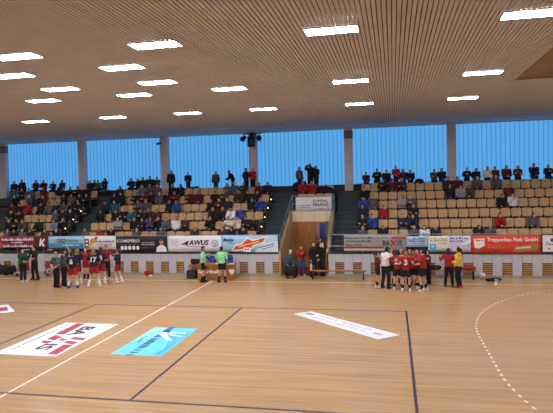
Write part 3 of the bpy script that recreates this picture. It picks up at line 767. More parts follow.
b.poly('arrow_outline', g([(128, 210), (150, 162), (205, 150), (255, 98), (300, 118), (415, 90), (392, 148), (310, 172), (296, 194), (150, 212)]), WHT)
b.poly('red_arrow', g([(138, 202), (160, 172), (215, 158), (260, 112), (300, 132), (405, 102), (385, 138), (300, 164), (290, 184), (150, 203)]), (206, 74, 48))
b.poly('arrow_print', g([(185, 182), (188, 172), (350, 128), (352, 138)]), (236, 200, 90)); b.rect('house_sign', 243.6, 247.4, 250.8, 251.8, WHT); b.disc('sign_dot', 245.6, 249.4, .8, (90, 90, 120)); b.disc('sign_dot', 248.4, 249.4, .8, (90, 90, 120))
b.text('Mobile', 223.4, 234, 238, 241.6, (40, 60, 120), .04, .3); b.print(229, 236, 243, 1, (70, 90, 140))
b.poly('slanted_print', [(258.6, 247.4), (274, 243.2), (274.2, 244.2), (258.8, 248.4)], (90, 110, 150)); b.poly('slanted_print', [(262, 248.8), (274, 245.6), (274.2, 246.4), (262.2, 249.6)], (110, 130, 166))
b = Banner(344, 406, 234.9, 251, (150, 148, 150), 'grey banner with three lines of dark print and a red cross between BA and IS')
b.print(345, 374, 237.6, 1.7, (60, 56, 60)); b.print(346, 372, 241, 1.5, (60, 56, 60)); b.print(346, 362, 245, 1.5, (70, 60, 62)); b.print(374, 388, 237.6, 1.2, (90, 86, 90))
b.rect('red_stripe', 344.2, 246.6, 384, 248.4, (168, 52, 50)); b.rect('pale_stripe', 344.2, 248.6, 384, 250.4, (186, 182, 182))
b.text('BA', 383, 390, 240.4, 245.6, (40, 40, 46), .04); b.text('IS', 397.6, 402.4, 240.4, 245.6, (40, 40, 46), .04)
b.poly('cross_bar', [(390.6, 240), (392.4, 240), (397, 246), (395.2, 246)], (190, 40, 46)); b.poly('cross_bar', [(395.4, 240), (397.2, 240), (392.2, 246), (390.4, 246)], (190, 40, 46)); b.poly('red_bar', [(391.4, 237), (405.8, 237), (405.8, 238.8), (392.6, 238.8)], (190, 40, 46))
b = Banner(406.4, 427.6, 236.4, 247, (178, 204, 228), 'small light blue banner between the grey and the cream banners')
b.print(408, 426, 238.6, 1.6, (60, 90, 150)); b.print(409, 425, 241, 1.3, (60, 90, 150)); b.print(412, 424, 243.4, 1, (90, 120, 170))
b = Banner(428, 449, 235.9, 252, (222, 222, 206), 'cream banner with a blue square in its corner and a green lower edge')
b.print(429, 448, 238.6, 1.6, (180, 176, 90)); b.print(430, 448, 240.6, 1.0, (150, 130, 80)); b.print(438, 448, 243.6, 1.0, (170, 110, 90)); b.rect('blue_square', 429.6, 244, 436, 250.4, (84, 168, 216)); b.disc('square_mark', 432.8, 246.6, 1.6, (170, 214, 236)); b.rect('green_edge', 428.1, 250.6, 448.8, 251.9, (60, 130, 90))
b = Banner(449.2, 471, 235.9, 252, (208, 208, 228), 'lavender white banner with two lines of blue print, left of the red banner')
b.print(450, 468, 238, 1.9, (50, 60, 130)); b.print(450, 464, 240.8, 1.8, (50, 60, 130)); b.poly('pale_sweep', [(452, 250), (470, 239), (470.8, 242), (456, 251)], (232, 230, 240)); b.print(456, 468, 246, 1.0, (150, 90, 120)); b.rect('pink_edge', 449.4, 250.6, 470.8, 251.8, (190, 120, 140))
b = Banner(471.4, 540.8, 234.9, 253.8, (206, 66, 44), 'red banner reading Treppenbau Plath GmbH with a white house shape')
b.text('Treppenbau Plath GmbH', 487.4, 538, 237.6, 242.6, (240, 226, 220), .05)
b.poly('house_shape', [(473.6, 238.6), (485, 238.2), (485, 246.4), (481, 249), (474.6, 248)], (232, 222, 216)); b.poly('house_steps', [(474.8, 251.6), (476, 247.6), (479, 248.6), (485, 245.6), (484.6, 248), (478.6, 251.8)], (146, 92, 54)); b.poly('house_roof', [(474.6, 240), (478, 241.4), (481, 240.2), (484.4, 241.2), (484.4, 240), (474.6, 239.2)], (206, 120, 100))
b.poly('tan_field', [(513, 251.8), (515, 246.4), (539, 243.4), (537.6, 250.6)], (160, 120, 76)); b.poly('tan_print', [(516, 249), (516.4, 247.4), (531, 245.8), (531, 248)], (224, 200, 170))
b.print(488, 502, 245.4, 1.0, (226, 130, 110)); b.print(488, 505, 247.6, 1.0, (226, 130, 110)); b.print(492, 500, 251.4, 1.6, (120, 34, 40))
b = Banner(541.6, 566, 234.2, 252.8, (60, 54, 62), 'white banner with a dark border at the right edge of the picture')
b.rect('white_field', 542.6, 235.2, 565, 251.8, (226, 222, 228)); b.text('The', 545.4, 550.6, 241.8, 245.4, (60, 54, 64), .03, .3); b.disc('star_mark', 549, 248.4, .9, (80, 60, 80)); b.rect('blue_mark', 550.6, 238.4, 556, 241.8, (60, 70, 130)); b.print(551, 562, 244, 2, (60, 54, 64))
b = Banner(295.6, 331.4, 197, 211.3, (222, 220, 226), 'white sign reading GUNSAL FINANZ hanging above the brown door', y=4.98, name='sign', cat='sign')
b.text('GUNSAL', 312.6, 328, 199.4, 202, DK, .04); b.text('FINANZ', 313, 329, 203, 206.4, DK, .04); b.print(297.6, 311, 205.3, 1.2, (90, 90, 96)); b.print(298, 311, 207.2, .8, (130, 130, 136)); b.print(313.4, 329, 208.8, .9, (90, 90, 96))

# ------------------------------------------------------------------ stickers on the floor
def sticker(label, pts, col):
    c = sum((Vector((x, y, 0)) for x, y in pts), Vector())/len(pts)
    e = empty('floor_sticker', (c.x, c.y, 0), 0, label, 'floor sticker')
    e['z'] = 0; del e['z']
    bm = bmesh.new(); flat(bm, [(x-c.x, y-c.y) for x, y in pts], .001, .005); build('sheet', bm, bc(col), e); return e, c
def flat(bm, pts, z0, z1):
    a = [bm.verts.new((x, y, z0)) for x, y in pts]; b = [bm.verts.new((x, y, z1)) for x, y in pts]
    bm.faces.new(a[::-1]); bm.faces.new(b)
    for i in range(len(pts)): j = (i+1) % len(pts); bm.faces.new((a[i], a[j], b[j], b[i]))
def fpoly(name, e, T, polys, col, z=.006):
    bm = bmesh.new()
    for q in polys: flat(bm, [T(*p) for p in q], .004, z)
    return build(name, bm, bc(col), e)
def ftext(name, s, e, T, s0, s1, t0, t1, col, bold=0, shear=0):
    me = text_mesh(s, 1.0, bold=bold, shear=shear, extrude=.0)
    xs = [v.co.x for v in me.vertices]; ys = [v.co.y for v in me.vertices]
    for v in me.vertices:
        a = s0+(v.co.x-min(xs))/(max(xs)-min(xs))*(s1-s0); b_ = t0+(v.co.y-min(ys))/(max(ys)-min(ys))*(t1-t0)
        x, y = T(a, b_); v.co = Vector((x, y, .0075))
    return link(name, me, bc(col), e)
def words_on(e, T, s0, s1, t, h, col, seed, k=1.0, name='small_print'):
    rd_ = random.Random(seed); q = []; s = s0
    while s < s1-.03*k:
        w_ = rd_.uniform(.04, .07)*k; q.append([(s, t-h/2), (s+w_, t-h/2), (s+w_, t+h/2*rd_.choice((.4, 1))), (s, t+h/2)]); s += w_+(.015 if rd_.random() < .8 else .06)*k
    return fpoly(name, e, T, q, col)
RED = (176, 54, 80)
e, c = sticker('white floor sticker with black BA and IS letters and red bars', [(-2.5, -8.37), (-.53, -8.37), (-.53, -11.9), (-2.5, -11.9)], (232, 236, 240))
T = lambda s, t: (-2.5+t-c.x, -8.37-s-c.y)
ftext('lettering', 'BA', e, T, .42, 1.52, .96, 1.44, (40, 40, 48), .035); ftext('lettering', 'IS', e, T, 2.44, 3.02, .90, 1.36, (40, 40, 48), .035)
fpoly('red_bar', e, T, [[(.06, .46), (1.42, .54), (1.42, .86), (.06, .78)]], RED); fpoly('red_bar', e, T, [[(2.45, 1.52), (3.37, 1.6), (3.37, 1.9), (2.45, 1.82)]], RED)
fpoly('red_cross', e, T, [[(1.5, .62), (1.95, .62), (2.08, .95), (1.72, 1.0)], [(2.12, .62), (2.34, .66), (2.4, .94), (2.16, .98)], [(1.84, 1.06), (2.04, 1.06), (2.1, 1.28), (1.9, 1.3)], [(1.66, 1.36), (1.9, 1.36), (1.98, 1.84), (1.72, 1.84)], [(2.06, 1.38), (2.28, 1.4), (2.42, 1.8), (2.14, 1.84)]], RED)
words_on(e, T, .22, 3.13, .28, .08, (110, 116, 128), 4, 1.3)
e, c = sticker('bright cyan floor sticker with dark blue lettering and a white leaping figure', [(.9, -8.6), (2.4, -8.6), (2.4, -11.5), (.9, -11.5)], (104, 204, 228))
T = lambda s, t: (.9+t-c.x, -8.6-s-c.y)
fpoly('deep_blue_field', e, T, [[(1.2, .75), (1.5, 1.1), (2.2, 1.3), (2.86, 1.2), (2.86, 1.46), (.4, 1.46), (.4, 1.0)]], (70, 180, 222), .0052)
fpoly('pale_field', e, T, [[(.06, .04), (1.6, .04), (1.2, .4), (.06, .5)]], (150, 222, 236), .0052)
words_on(e, T, -.1, 3.05, .60, .24, (36, 70, 130), 9, 2.2, 'lettering'); fpoly('script_wave', e, T, [[(1.0, .2), (1.3, .14), (1.6, .2), (1.9, .32), (1.6, .27), (1.3, .2), (1.1, .26)]], (60, 120, 160))
fpoly('leaping_figure', e, T, [[(.45, .5), (.75, .46), (1.15, .78), (1.5, 1.1), (1.42, 1.2), (1.0, .9), (.7, .85)], [(.7, .8), (.85, .76), (1.05, 1.3), (.95, 1.4)], [(.5, .8), (.62, .76), (.68, 1.3), (.56, 1.34)]], (196, 228, 238), .0066)
fpoly('dark_mark', e, T, [[(.3, .5), (.5, .46), (.6, .72), (.4, .74)]], (30, 50, 100), .0078)
words_on(e, T, 1.88, 2.71, 1.32, .03, (40, 110, 160), 2)
q = [(5.11, -6.31), (5.68, -5.87), (8.74, -8.62), (8.11, -9.18)]
e, c = sticker('long white floor sticker with faint print lying diagonally right of the middle', q, (228, 228, 236))
dv = (Vector((8.74, -8.62))-Vector((5.68, -5.87))); ln = dv.length; dv.normalize(); nv = Vector((-dv.y, dv.x)); nv = -nv
o0 = Vector(q[1])
T = lambda s, t: ((o0+dv*s+nv*t).x-c.x, (o0+dv*s+nv*t).y-c.y)
words_on(e, T, .08, .5, .30, .20, (90, 96, 100), 1, 1.0, 'dark_logo'); words_on(e, T, .7, 1.6, .22, .06, (150, 152, 170), 2, 1.5); words_on(e, T, .7, 1.7, .5, .05, (150, 152, 170), 3, 1.5)
words_on(e, T, 1.9, 3.3, .25, .07, (160, 164, 186), 5, 1.5); words_on(e, T, 1.9, 3.2, .5, .07, (160, 164, 186), 6, 1.5); words_on(e, T, 3.45, 3.85, .42, .16, (180, 120, 150), 8, 1.0, 'pink_logo')
q = [(-6.71, -5.87), (-5.53, -6.99), (-7.1, -8.5), (-8.3, -7.4)]
e, c = sticker('white floor sticker with a red block cut off by the left edge of the picture', q, (232, 236, 240))
fpoly('red_block', e, lambda x, y: (x-c.x, y-c.y), [[(-6.42, -6.31), (-5.92, -6.87), (-6.8, -7.7), (-7.3, -7.1)]], RED)

# ------------------------------------------------------------------ table, boxes, benches
tl, tr = at(197.4, 279.4, 2, 0), at(235, 279.8, 2, 0)
ty = .22; tx0, tx1 = at(197.4, 272, 1, ty).x, at(232.4, 272, 1, ty).x
e = empty('timekeeper_table', ((tx0+tx1)/2, ty, 0), 0, 'wooden timekeeper table with white lettering and a heart on its front', 'table'); hw = (tx1-tx0)/2
TW = wood('table_wood', (146, 94, 44), (176, 120, 62), 3, 3, .4)
build('front_panel', BM((-hw, hw, 0, .025, .03, .74)), TW, e); build('tabletop', BM((-hw-.04, hw+.04, -.03, .7, .74, .77), bev=.006), TW, e)
for s in (-1, 1): build('side_panel', BM((s*hw-.0125, s*hw+.0125, .026, .66, 0, .739)), TW, e)
fit_text('lettering', 'Sporthalle', 1.2, .22, bc(WHT), e, (-.26, -.004, .40), .08)
plate('heart', [(.72, .52), (.80, .56), (.86, .52), (.92, .56), (1.0, .52), (1.0, .43), (.86, .26), (.72, .43)], bc(WHT), e, -.001)
pp = at(192, 276.3, 2, 0)
e = empty('loudspeaker', (at(192.2, 270, 1, .75).x, .75, 0), 0, 'black box on the floor left of the timekeeper table', 'loudspeaker')
build('cabinet', BM((-.24, .24, -.2, .2, 0, .40), bev=.02), M['black'], e); build('grille', BM((-.2, .2, -.212, -.2, .04, .36)), M['steel_dark'], e); build('handle', BM((-.08, .08, -.02, .02, .40, .43)), M['steel_dark'], e)
e = empty('side_table', (at(194.5, 268, 1, 1.15).x, 1.2, 0), 0, 'small wooden side table behind the black box, left of the timekeeper table', 'table')
build('tabletop', BM((-.30, .30, -.18, .18, .58, .61)), TW, e)
for sx in (-.26, .26):
    for sy in (-.14, .14): build('leg', BM((sx-.02, sx+.02, sy-.02, sy+.02, 0, .58)), TW, e)
e = empty('monitor', (at(195, 264, 1, 1.15).x, 1.2, .61), 0, 'small dark monitor on the side table left of the referees', 'monitor')
build('screen', BM((-.24, .24, -.02, .02, .06, .30), bev=.005), M['black'], e); build('stand', BM((-.1, .1, -.06, .06, 0, .012), (-.02, .02, -.012, .012, .012, .06)), M['black'], e)
e = empty('laptop', ((tx0+tx1)/2+.35, ty+.35, .77), 0, 'small open laptop on the timekeeper table', 'laptop')
build('keyboard', BM((-.16, .16, -.11, .11, 0, .018)), M['steel_dark'], e); build('lid', BM((-.16, .16, -.125, -.11, .0, .21)), M['steel_dark'], e)
for u in (218, 231.5):
    bm = BM((-.11, .11, -.15, .15, 0, .006)); o = build('paper_sheet', bm, M['white'], None, (at(u, 265, 1, ty+.3).x, ty+.3, .7705))
    tag(o, 'white paper on the timekeeper table, %s' % ('beside the left seated official' if u == 218 else 'at its right end'), 'paper')

bench('gym_bench', at(309.7, 272, 1, .85).x, at(366.5, 272, 1, .85).x, .85, 0, 'long low wooden gym bench standing in front of the doorway', .43, .30, TW, 'gym benches')
bench('gym_bench', at(427, 272, 1, 1.1).x, at(477, 272, 1, 1.1).x, 1.2, 0, 'low wooden gym bench behind the red and yellow coaches', .43, .30, TW, 'gym benches')
def bottle(u, y, z, col, label, s=1.0):
    e = empty('water_bottle', (at(u, 270, 1, y).x, y, z), 0, label, 'bottle'); e.scale = (s,)*3
    bm = bmesh.new(); loft(bm, [((0, 0, h), (r, 0, 0), (0, r, 0)) for h, r in ((0, .036), (.15, .036), (.19, .018), (.22, .016))], 12); build('bottle_body', bm, CL[col], e, smooth=True)
    bm = bmesh.new(); loft(bm, [((0, 0, .22), (.018, 0, 0), (0, .018, 0)), ((0, 0, .245), (.018, 0, 0), (0, .018, 0))], 10); build('cap', bm, CL['b'], e)
bottle(311.2, .85, .43, 'w', 'white bottle on the left end of the gym bench by the doorway', 1.5)
def lump(name, u, y, z, rs, col, label, cat, seed=1, strap=False, col2=None):
    rr = random.Random(seed); bm = bmesh.new()
    for i in range(7):
        r = rr.uniform(.4, .65); ball(bm, (rr.uniform(-.5, .5)*rs[0], rr.uniform(-.4, .4)*rs[1], rs[2]*rr.uniform(.42, .55)), (rs[0]*r, rs[1]*r, rs[2]*rr.uniform(.36, .5)))
    me = remesh(bm, min(rs)/9)
    mz = min(v.co.z for v in me.vertices)
    for v in me.vertices: v.co.z -= mz
    e = empty(name, (at(u, 270, 1, y).x, y, z), 0, label, cat); link('fabric', me, CL[col], e)
    if strap:
        bm = bmesh.new(); pipe(bm, [(-rs[0]*.4, 0, rs[2]*.72), (-rs[0]*.2, 0, rs[2]*1.15), (rs[0]*.2, 0, rs[2]*1.15), (rs[0]*.4, 0, rs[2]*.72)], .014); build('strap', bm, CL['k'], e, smooth=True)
    if col2:
        bm = bmesh.new(); ball(bm, (rs[0]*.2, -rs[1]*.45, rs[2]*.4), (rs[0]*.35, rs[1]*.3, rs[2]*.35)); build('pocket', bm, CL[col2], e, smooth=True)
    return e
lump('sports_bag', 3.5, 1.05, 0, (.52, .25, .60), 'k', 'large black sports bag on the floor at the left edge, below the maroon banner', 'bag', 2, True)
lump('sports_bag', 12.5, 1.05, 0, (.26, .22, .62), 'k', 'narrow black bag on the floor beside the white clothing heap', 'bag', 3, True)
lump('clothing_heap', 17, .85, 0, (.28, .2, .22), 'l', 'heap of pale and dark clothing on the floor left of the green coach', 'clothing', 4, False, 'k')
lump('red_bib', 49.3, 1.40, 0, (.17, .10, .72), 'r', 'red bib bundle leaning on the front wall above the white ball', 'clothing', 5)
lump('sports_bag', 148.3, 1.2, 0, (.28, .2, .34), 'r', 'red sports bag on the floor below the white shirt picture', 'bag', 6, True)
lump('towel', 150.6, .95, 0, (.14, .1, .12), 'w', 'white towel on the floor in front of the red sports bag', 'towel', 7)
lump('jacket', 434, 1.2, .43, (.36, .16, .26), 'k', 'black jacket lying on the bench left of the red coach', 'jacket', 8, False, 'm')
lump('jacket', 457, 1.2, .43, (.30, .16, .20), 'r', 'red jacket on the bench just behind the yellow goalkeeper', 'jacket', 9)
lump('jacket', 468, 1.2, .43, (.42, .16, .20), 'r', 'red jacket on the right end of the bench, away from the yellow goalkeeper', 'jacket', 10)
lump('sports_bag', 493.6, .75, 0, (.40, .2, .17), 'k', 'flat black bag with a pale pocket on the floor below the red banner', 'bag', 11, True, 'l')
lump('coat', 62, 7.55, WZ, (.4, .2, .5), 'k', 'black coat heaped on the walkway above the left block', 'coat', 12)
lump('coat', 197.5, 7.58, WZ, (.36, .14, .5), 'k', 'black coat lying behind the top row, left of the dark green spectator', 'coat', 13)
lump('coat', 421, 7.58, WZ, (.34, .14, .62), 'k', 'black coat lying behind the top row of the right block', 'coat', 14)
lump('coat', 303, 7.58, WZ, (.5, .14, .62), 'k', 'black coat behind the seats above the door, at the left', 'coat', 15)
e = empty('covered_table', (at(326.5, 186, 1, 7.35).x, 7.30, TZ(5)), 0, 'black cloth covered table beside the seats above the door', 'table')
bm = bmesh.new(); loft(bm, [((0, 0, 0), (.62, 0, 0), (0, .25, 0)), ((0, 0, .55), (.6, 0, 0), (0, .24, 0)), ((-.1, 0, .80), (.5, 0, 0), (0, .2, 0)), ((-.22, 0, .93), (.28, 0, 0), (0, .14, 0))], 16)
build('cloth_cover', bm, CL['k'], e, smooth=True)
bm = bmesh.new()
for s in (-1, 1): box(bm, s*.55-.02, s*.55+.02, -.1, -.06, -.0, .3)
build('leg', bm, M['steel_dark'], e)
def sphere_thing(name, u, v, r, col, label, cat, patch):
    p_ = at(u, v, 2, 0); e = empty(name, (p_.x, p_.y, r), 0, label, cat)
    bm = bmesh.new(); bmesh.ops.create_icosphere(bm, subdivisions=3, radius=r); build('shell', bm, CL[col], e, smooth=True)
    bm = bmesh.new()
    for d_ in ((0, -1, .2), (.8, -.5, .3), (-.8, -.5, .3), (0, -.5, .9), (.5, -.7, -.5)):
        dd = Vector(d_).normalized(); a, b_, d2 = frame_of(dd); loft(bm, [(dd*r*.93, a*r*.36, b_*r*.36), (dd*r*1.005, a*r*.22, b_*r*.22)], 5)
    build('patch', bm, CL[patch], e)
sphere_thing('ball_bag', 48, 276, .21, 'l', 'big white and dark ball below the red bib, behind the dark team', 'ball', 'k')
sphere_thing('ball', 482.4, 279, .15, 'w', 'big white ball on the floor right of the red bench', 'ball', 'l')
pc = at(496, 284.5, 2, 0); e = empty('marker_cone', (pc.x, pc.y, 0), 0, 'small white marker cone on the court in front of the black bag', 'cone')
bm = bmesh.new(); loft(bm, [((0, 0, 0), (.09, 0, 0), (0, .09, 0)), ((0, 0, .012), (.09, 0, 0), (0, .09, 0))], 14); build('base', bm, M['white'], e)
bm = bmesh.new(); loft(bm, [((0, 0, .012), (.06, 0, 0), (0, .06, 0)), ((0, 0, .14), (.012, 0, 0), (0, .012, 0))], 14); build('cone_body', bm, M['white'], e)

# loudspeakers and camera on the pillars
e = empty('spotlight_cluster', (.10, 7.98, 7.48), 0, 'black spotlight cluster hanging on the pillar at the top middle', 'spotlight')
build('bracket', BM((-.62, .62, .02, .06, .28, .32), (-.05, .05, .02, .1, .0, .4)), M['steel_dark'], e)
build('speaker_box', BM((-.22, .22, -.26, .02, -.52, .12), bev=.02), M['black'], e)
bm = bmesh.new(); loft(bm, [((0, -.265, -.2), (.14, 0, 0), (0, 0, .14)), ((0, -.255, -.2), (.15, 0, 0), (0, 0, .15))], 16); build('speaker_cone', bm, M['steel_dark'], e)
for s in (-1, 1):
    bm = bmesh.new(); tube(bm, [(s*.46, .0, .1), (s*.52, -.22, -.02)], [.12, .17], 12); build('lamp_can', bm, M['black'], e, smooth=True)
    build('yoke', BM((s*.46-.015, s*.46+.015, .0, .05, .1, .3)), M['steel_dark'], e)
e = empty('security_camera', (-5.98, 8.06, 7.45), 0, 'small black camera on the pillar left of the spotlight cluster', 'camera')
bm = bmesh.new(); tube(bm, [(-.05, -.05, 0), (-.12, -.28, -.06)], .07, 10); build('camera_body', bm, M['black'], e, smooth=True); build('mount', BM((-.06, .0, -.06, .02, -.04, .08)), M['black'], e)

# ------------------------------------------------------------------ people on the court
def floor_person(u, vf, vh, rz, p, top, bot, hair, hc, shoe, label, group=None, short=False, sleeve=None, socks=None, number=None, numcol='w', pos=None, skin=0, back=True, topname=None, botname=None, kit=None):
    q = pos or at(u, vf, 2, 0)
    ztop = at(u, vh, 1, q.y).z; sc = ztop/(p['head'][2]+.135)
    sc = max(.86, min(1.12, sc))
    parts = dict(body=body_mesh(p, .019), top=top_mesh(p, sleeve if sleeve else (.62 if short else 1.0), voxel=.02), bottom=bottom_mesh(p, .5 if short else 1.0, voxel=.02))
    e = add_person(parts, p, (q.x, q.y, 0), rz, top, bot, hair, hc, shoe, sc, skin, label, group, topname or ('jersey' if short else 'jacket'), botname or ('shorts' if short else 'trousers'), socks)
    if number:
        ch, wa = V(p['chest']), V(p['waist']); me = text_mesh(number, .30, bold=.012, extrude=.012); me.transform(UP)
        if back: me.transform(Matrix.Rotation(PI, 4, 'Z'))
        tilt = math.atan2(ch.y-wa.y, ch.z-wa.z)
        me.transform(Matrix.Rotation(-tilt, 4, 'X'))
        o = link('jersey_number', me, CL[numcol], e, (ch.x, ch.y+(.140 if back else -.140), ch.z-.04))
    return e, q, sc
def pose(**k):
    p = default_pose(); p.update(k); return p
def stride(p, a=.12, b=.0):
    p['kneeL'] = (.12+a*.3, -.03-b, .49); p['ankL'] = (.12+a, .05-b*.6, .09); p['kneeR'] = (-.12-a*.3, -.05+b*.4, .49); p['ankR'] = (-.12-a, .02+b, .09); return p
HUG = dict(elL=(.36, -.14, 1.36), wrL=(.50, -.30, 1.38), elR=(-.36, -.14, 1.36), wrR=(-.50, -.30, 1.38))
HIPS = dict(elL=(.34, .06, 1.16), wrL=(.19, -.05, 1.04), elR=(-.34, .06, 1.16), wrR=(-.19, -.05, 1.04))
BEH = dict(elL=(.27, .10, 1.15), wrL=(.08, .19, 1.0), elR=(-.27, .10, 1.15), wrR=(-.06, .20, .98))
FWD = dict(elL=(.25, -.06, 1.15), wrL=(.16, -.28, 1.10), elR=(-.25, -.06, 1.15), wrR=(-.16, -.28, 1.10))
TEAM1, TEAM2 = 'dark blue and red team in its huddle', 'red and black team in its huddle'
def fp(*a, **k): return floor_person(*a, **k)
# left group
fp(23.5, 281.6, 248.6, 1.2, pose(**FWD), 'D', 'k', 'short', 'brown', 'w', 'person in a dark green jacket and black trousers standing left of the dark team')
p_ = pose(elL=(.36, -.16, 1.2), wrL=(.46, -.36, 1.18), elR=(-.34, -.12, 1.16), wrR=(-.42, -.3, 1.06))
e, q_, s_ = fp(35.4, 279.6, 246.2, -.3, stride(p_, .06), 'k', 'k', 'short', 'black', 'k', 'person all in black with a white chest mark, arms spread, facing the green jacket')
plate('chest_mark', disc_pts(-.07, 1.30, .05), CL['w'], e, -.142, .006)
bm = bmesh.new(); loft(bm, [((0, 0, 0), (.13, 0, 0), (0, .05, 0)), ((.02, .0, .3), (.12, 0, 0), (0, .04, 0)), ((.03, 0, .55), (.05, 0, 0), (0, .03, 0))], 12)
o = build('red_jersey', bm, CL['r'], None, (q_.x-.34, q_.y-.16, .48), True); tag(o, 'red jersey held in the hand of the person all in black', 'jersey')
fp(57, 287.6, 251.6, PI-.3, pose(**BEH), 's', 'k', 'short', 'grey', 'k', 'person in slate grey shirt with hands behind the back, leftmost of the dark team', sleeve=.7, topname='polo_shirt')
fp(64.5, 286, 249.6, PI-.6, pose(elL=(.3, -.12, 1.2), wrL=(.3, -.38, 1.3), elR=(-.26, .02, 1.14), wrR=(-.22, -.12, .92)), 's', 'W', 'short', 'black', 'k', 'person in slate grey shirt and dark trousers beside the player with a raised arm', sleeve=.7, topname='polo_shirt')
fp(73.2, 288, 251, PI+.15, stride(pose(**FWD), .1), 'W', 'r', 'pony', 'brown', 'b', 'dark blue jersey player number 6 with red shorts and blue shoes', TEAM1, True, socks=('w', .5), number='6')
fp(68, 284, 252, -2.2, pose(**FWD), 'W', 'r', 'bob', 'black', 'k', 'player in dark blue jersey half hidden behind player number 6', TEAM1, True, socks=('w', .5))
fp(78.5, 284.5, 248.5, -2.0, pose(elL=(.30, -.14, 1.6), wrL=(.38, -.2, 1.84), elR=(-.26, -.02, 1.14), wrR=(-.2, -.2, 1.0), turn=.2), 'W', 'r', 'short', 'fair', 'w', 'player in dark blue jersey stretching one bare arm up towards the red shirts', TEAM1, True, socks=('w', .5))
fp(86.4, 278.6, 247.2, .1, pose(**HIPS), 'r', 'r', 'short', 'brown', 'k', 'player in red shirt and red shorts facing the camera, hands on hips', TEAM1, True, socks=('k', .6))
fp(94.6, 287, 248.4, PI+.3, stride(pose(elL=(.30, -.1, 1.2), wrL=(.3, -.32, 1.1), elR=(-.27, .0, 1.14), wrR=(-.2, -.18, 1.0)), .16, .05), 'W', 'r', 'pony', 'fair', 'w', 'dark blue jersey player number 17 with long white socks', TEAM1, True, socks=('w', .45), number='17')
fp(101.9, 284, 247.2, PI-.1, stride(pose(**FWD), .08), 'W', 'r', 'bob', 'brown', 'w', 'dark blue jersey player number 28 with white socks', TEAM1, True, socks=('w', .45), number='28')
fp(107.2, 278.8, 245, .5, pose(elL=(.32, -.1, 1.22), wrL=(.44, -.3, 1.2), elR=(-.3, .04, 1.16), wrR=(-.3, -.1, .95)), 'r', 'k', 'short', 'brown', 'w', 'tall person in red top and black trousers behind player number 28')
fp(118.8, 283, 248.6, -PI/2+.1, stride(pose(elL=(.26, -.08, 1.15), wrL=(.1, -.26, 1.2), elR=(-.26, -.08, 1.15), wrR=(-.05, -.24, 1.16), nod=.2), .03, .1), 'W', 'r', 'pony', 'brown', 'w', 'dark blue jersey player seen from the side, rightmost of the dark team', TEAM1, True, socks=('w', .5))
# referees and table officials
fp(203.8, 282.2, 246.2, PI/2+.3, stride(pose(elL=(.26, -.04, 1.15), wrL=(.2, -.2, 1.0), elR=(-.26, .02, 1.14), wrR=(-.22, -.1, .92), nod=.25), .0, .08), 'G', 'k', 'short', 'brown', 'k', 'referee in light green shirt and black shorts, the left of the two', 'referees at the table', True, socks=('k', .55), topname='referee_shirt', skin=1)
fp(222.4, 282.4, 246.2, PI-.15, stride(pose(elL=(.27, -.02, 1.14), wrL=(.2, -.2, 1.0), elR=(-.27, -.02, 1.14), wrR=(-.2, -.18, 1.0)), .05), 'G', 'k', 'short', 'black', 'k', 'referee in light green shirt and black shorts, the right of the two', 'referees at the table', True, socks=('k', .55), topname='referee_shirt')
def chair(x, y, label, rz=0):
    e = empty('chair', (x, y, 0), rz, label, 'chair')
    build('seat', BM((-.22, .22, -.22, .2, .41, .44), bev=.008), M['seat_metal'], e); build('backrest', BM((-.21, .21, .2, .225, .58, .86), bev=.008), M['seat_metal'], e)
    for sx in (-.19, .19):
        build('leg', BM((sx-.014, sx+.014, -.19, -.162, 0, .41)), M['steel'], e); build('leg', BM((sx-.014, sx+.014, .2, .228, 0, .58)), M['steel'], e)
    return e
for u, c, i, lab in ((210.6, 'b', 1, 'official in a blue jacket seated at the timekeeper table between the two referees'), (227.8, 'b', 0, 'official in a blue jacket seated at the timekeeper table right of the referees')):
    x = at(u, 262, 1, 1.25).x
    chair(x, 1.22, 'chair of the %s at the timekeeper table' % ('left official' if i else 'right official'))
    p = poses[i]; add_person(PM[i], p, (x, 1.18, 0), 0, c, 'k', 'short', 'brown', 'k', 1.0, 0, lab, 'officials at the table')
# doorway group
wx = at(290.6, 262, 1, 1.55).x; wy = 1.55
e = empty('wheelchair', (wx, wy, 0), .15, 'dark wheelchair with a maroon seat at the left of the doorway', 'wheelchair')
build('seat', BM((-.23, .23, -.24, .2, .41, .44), bev=.006), CL['m'], e); build('backrest', BM((-.22, .22, .2, .23, .46, .92), bev=.006), CL['m'], e)
for s in (-1, 1):
    bm = bmesh.new(); n = 24
    loft(bm, [((s*(.29+.012*math.cos(t2)), .08, .30), (0, .27+.012*math.sin(t2), 0), (0, 0, .27+.012*math.sin(t2))) for t2 in [2*PI*i/8 for i in range(9)]], n, cap=False)
    for i in range(8):
        a = 2*PI*i/8; pipe(bm, [(s*.29, .08, .30), (s*.29, .08+.26*math.cos(a), .30+.26*math.sin(a))], .004, 5)
    build('wheel', bm, M['black'], e)
    bm = bmesh.new(); pipe(bm, [(s*.25, .22, 1.0), (s*.25, .22, .12)], .013); pipe(bm, [(s*.25, .22, .66), (s*.25, -.22, .66), (s*.25, -.26, .10)], .013); build('frame', bm, M['steel_dark'], e)
    bm = bmesh.new(); loft(bm, [((s*.25-.015, -.30, .07), (0, .07, 0), (0, 0, .07)), ((s*.25+.015, -.30, .07), (0, .07, 0), (0, 0, .07))], 14); build('castor', bm, M['black'], e)
    build('footrest', BM((s*.12-.08, s*.12+.08, -.56, -.40, .0, .015)), M['steel_dark'], e)
add_person(PM[5], poses[5], (wx, wy, 0), .15, 'T', 'k', 'short', 'white', 'k', 1.0, 0, 'white-haired person in a striped teal sweater sitting in the wheelchair', None, 'sweater')
bm = bmesh.new(); rz_ = Matrix.Rotation(.15, 3, 'Z')
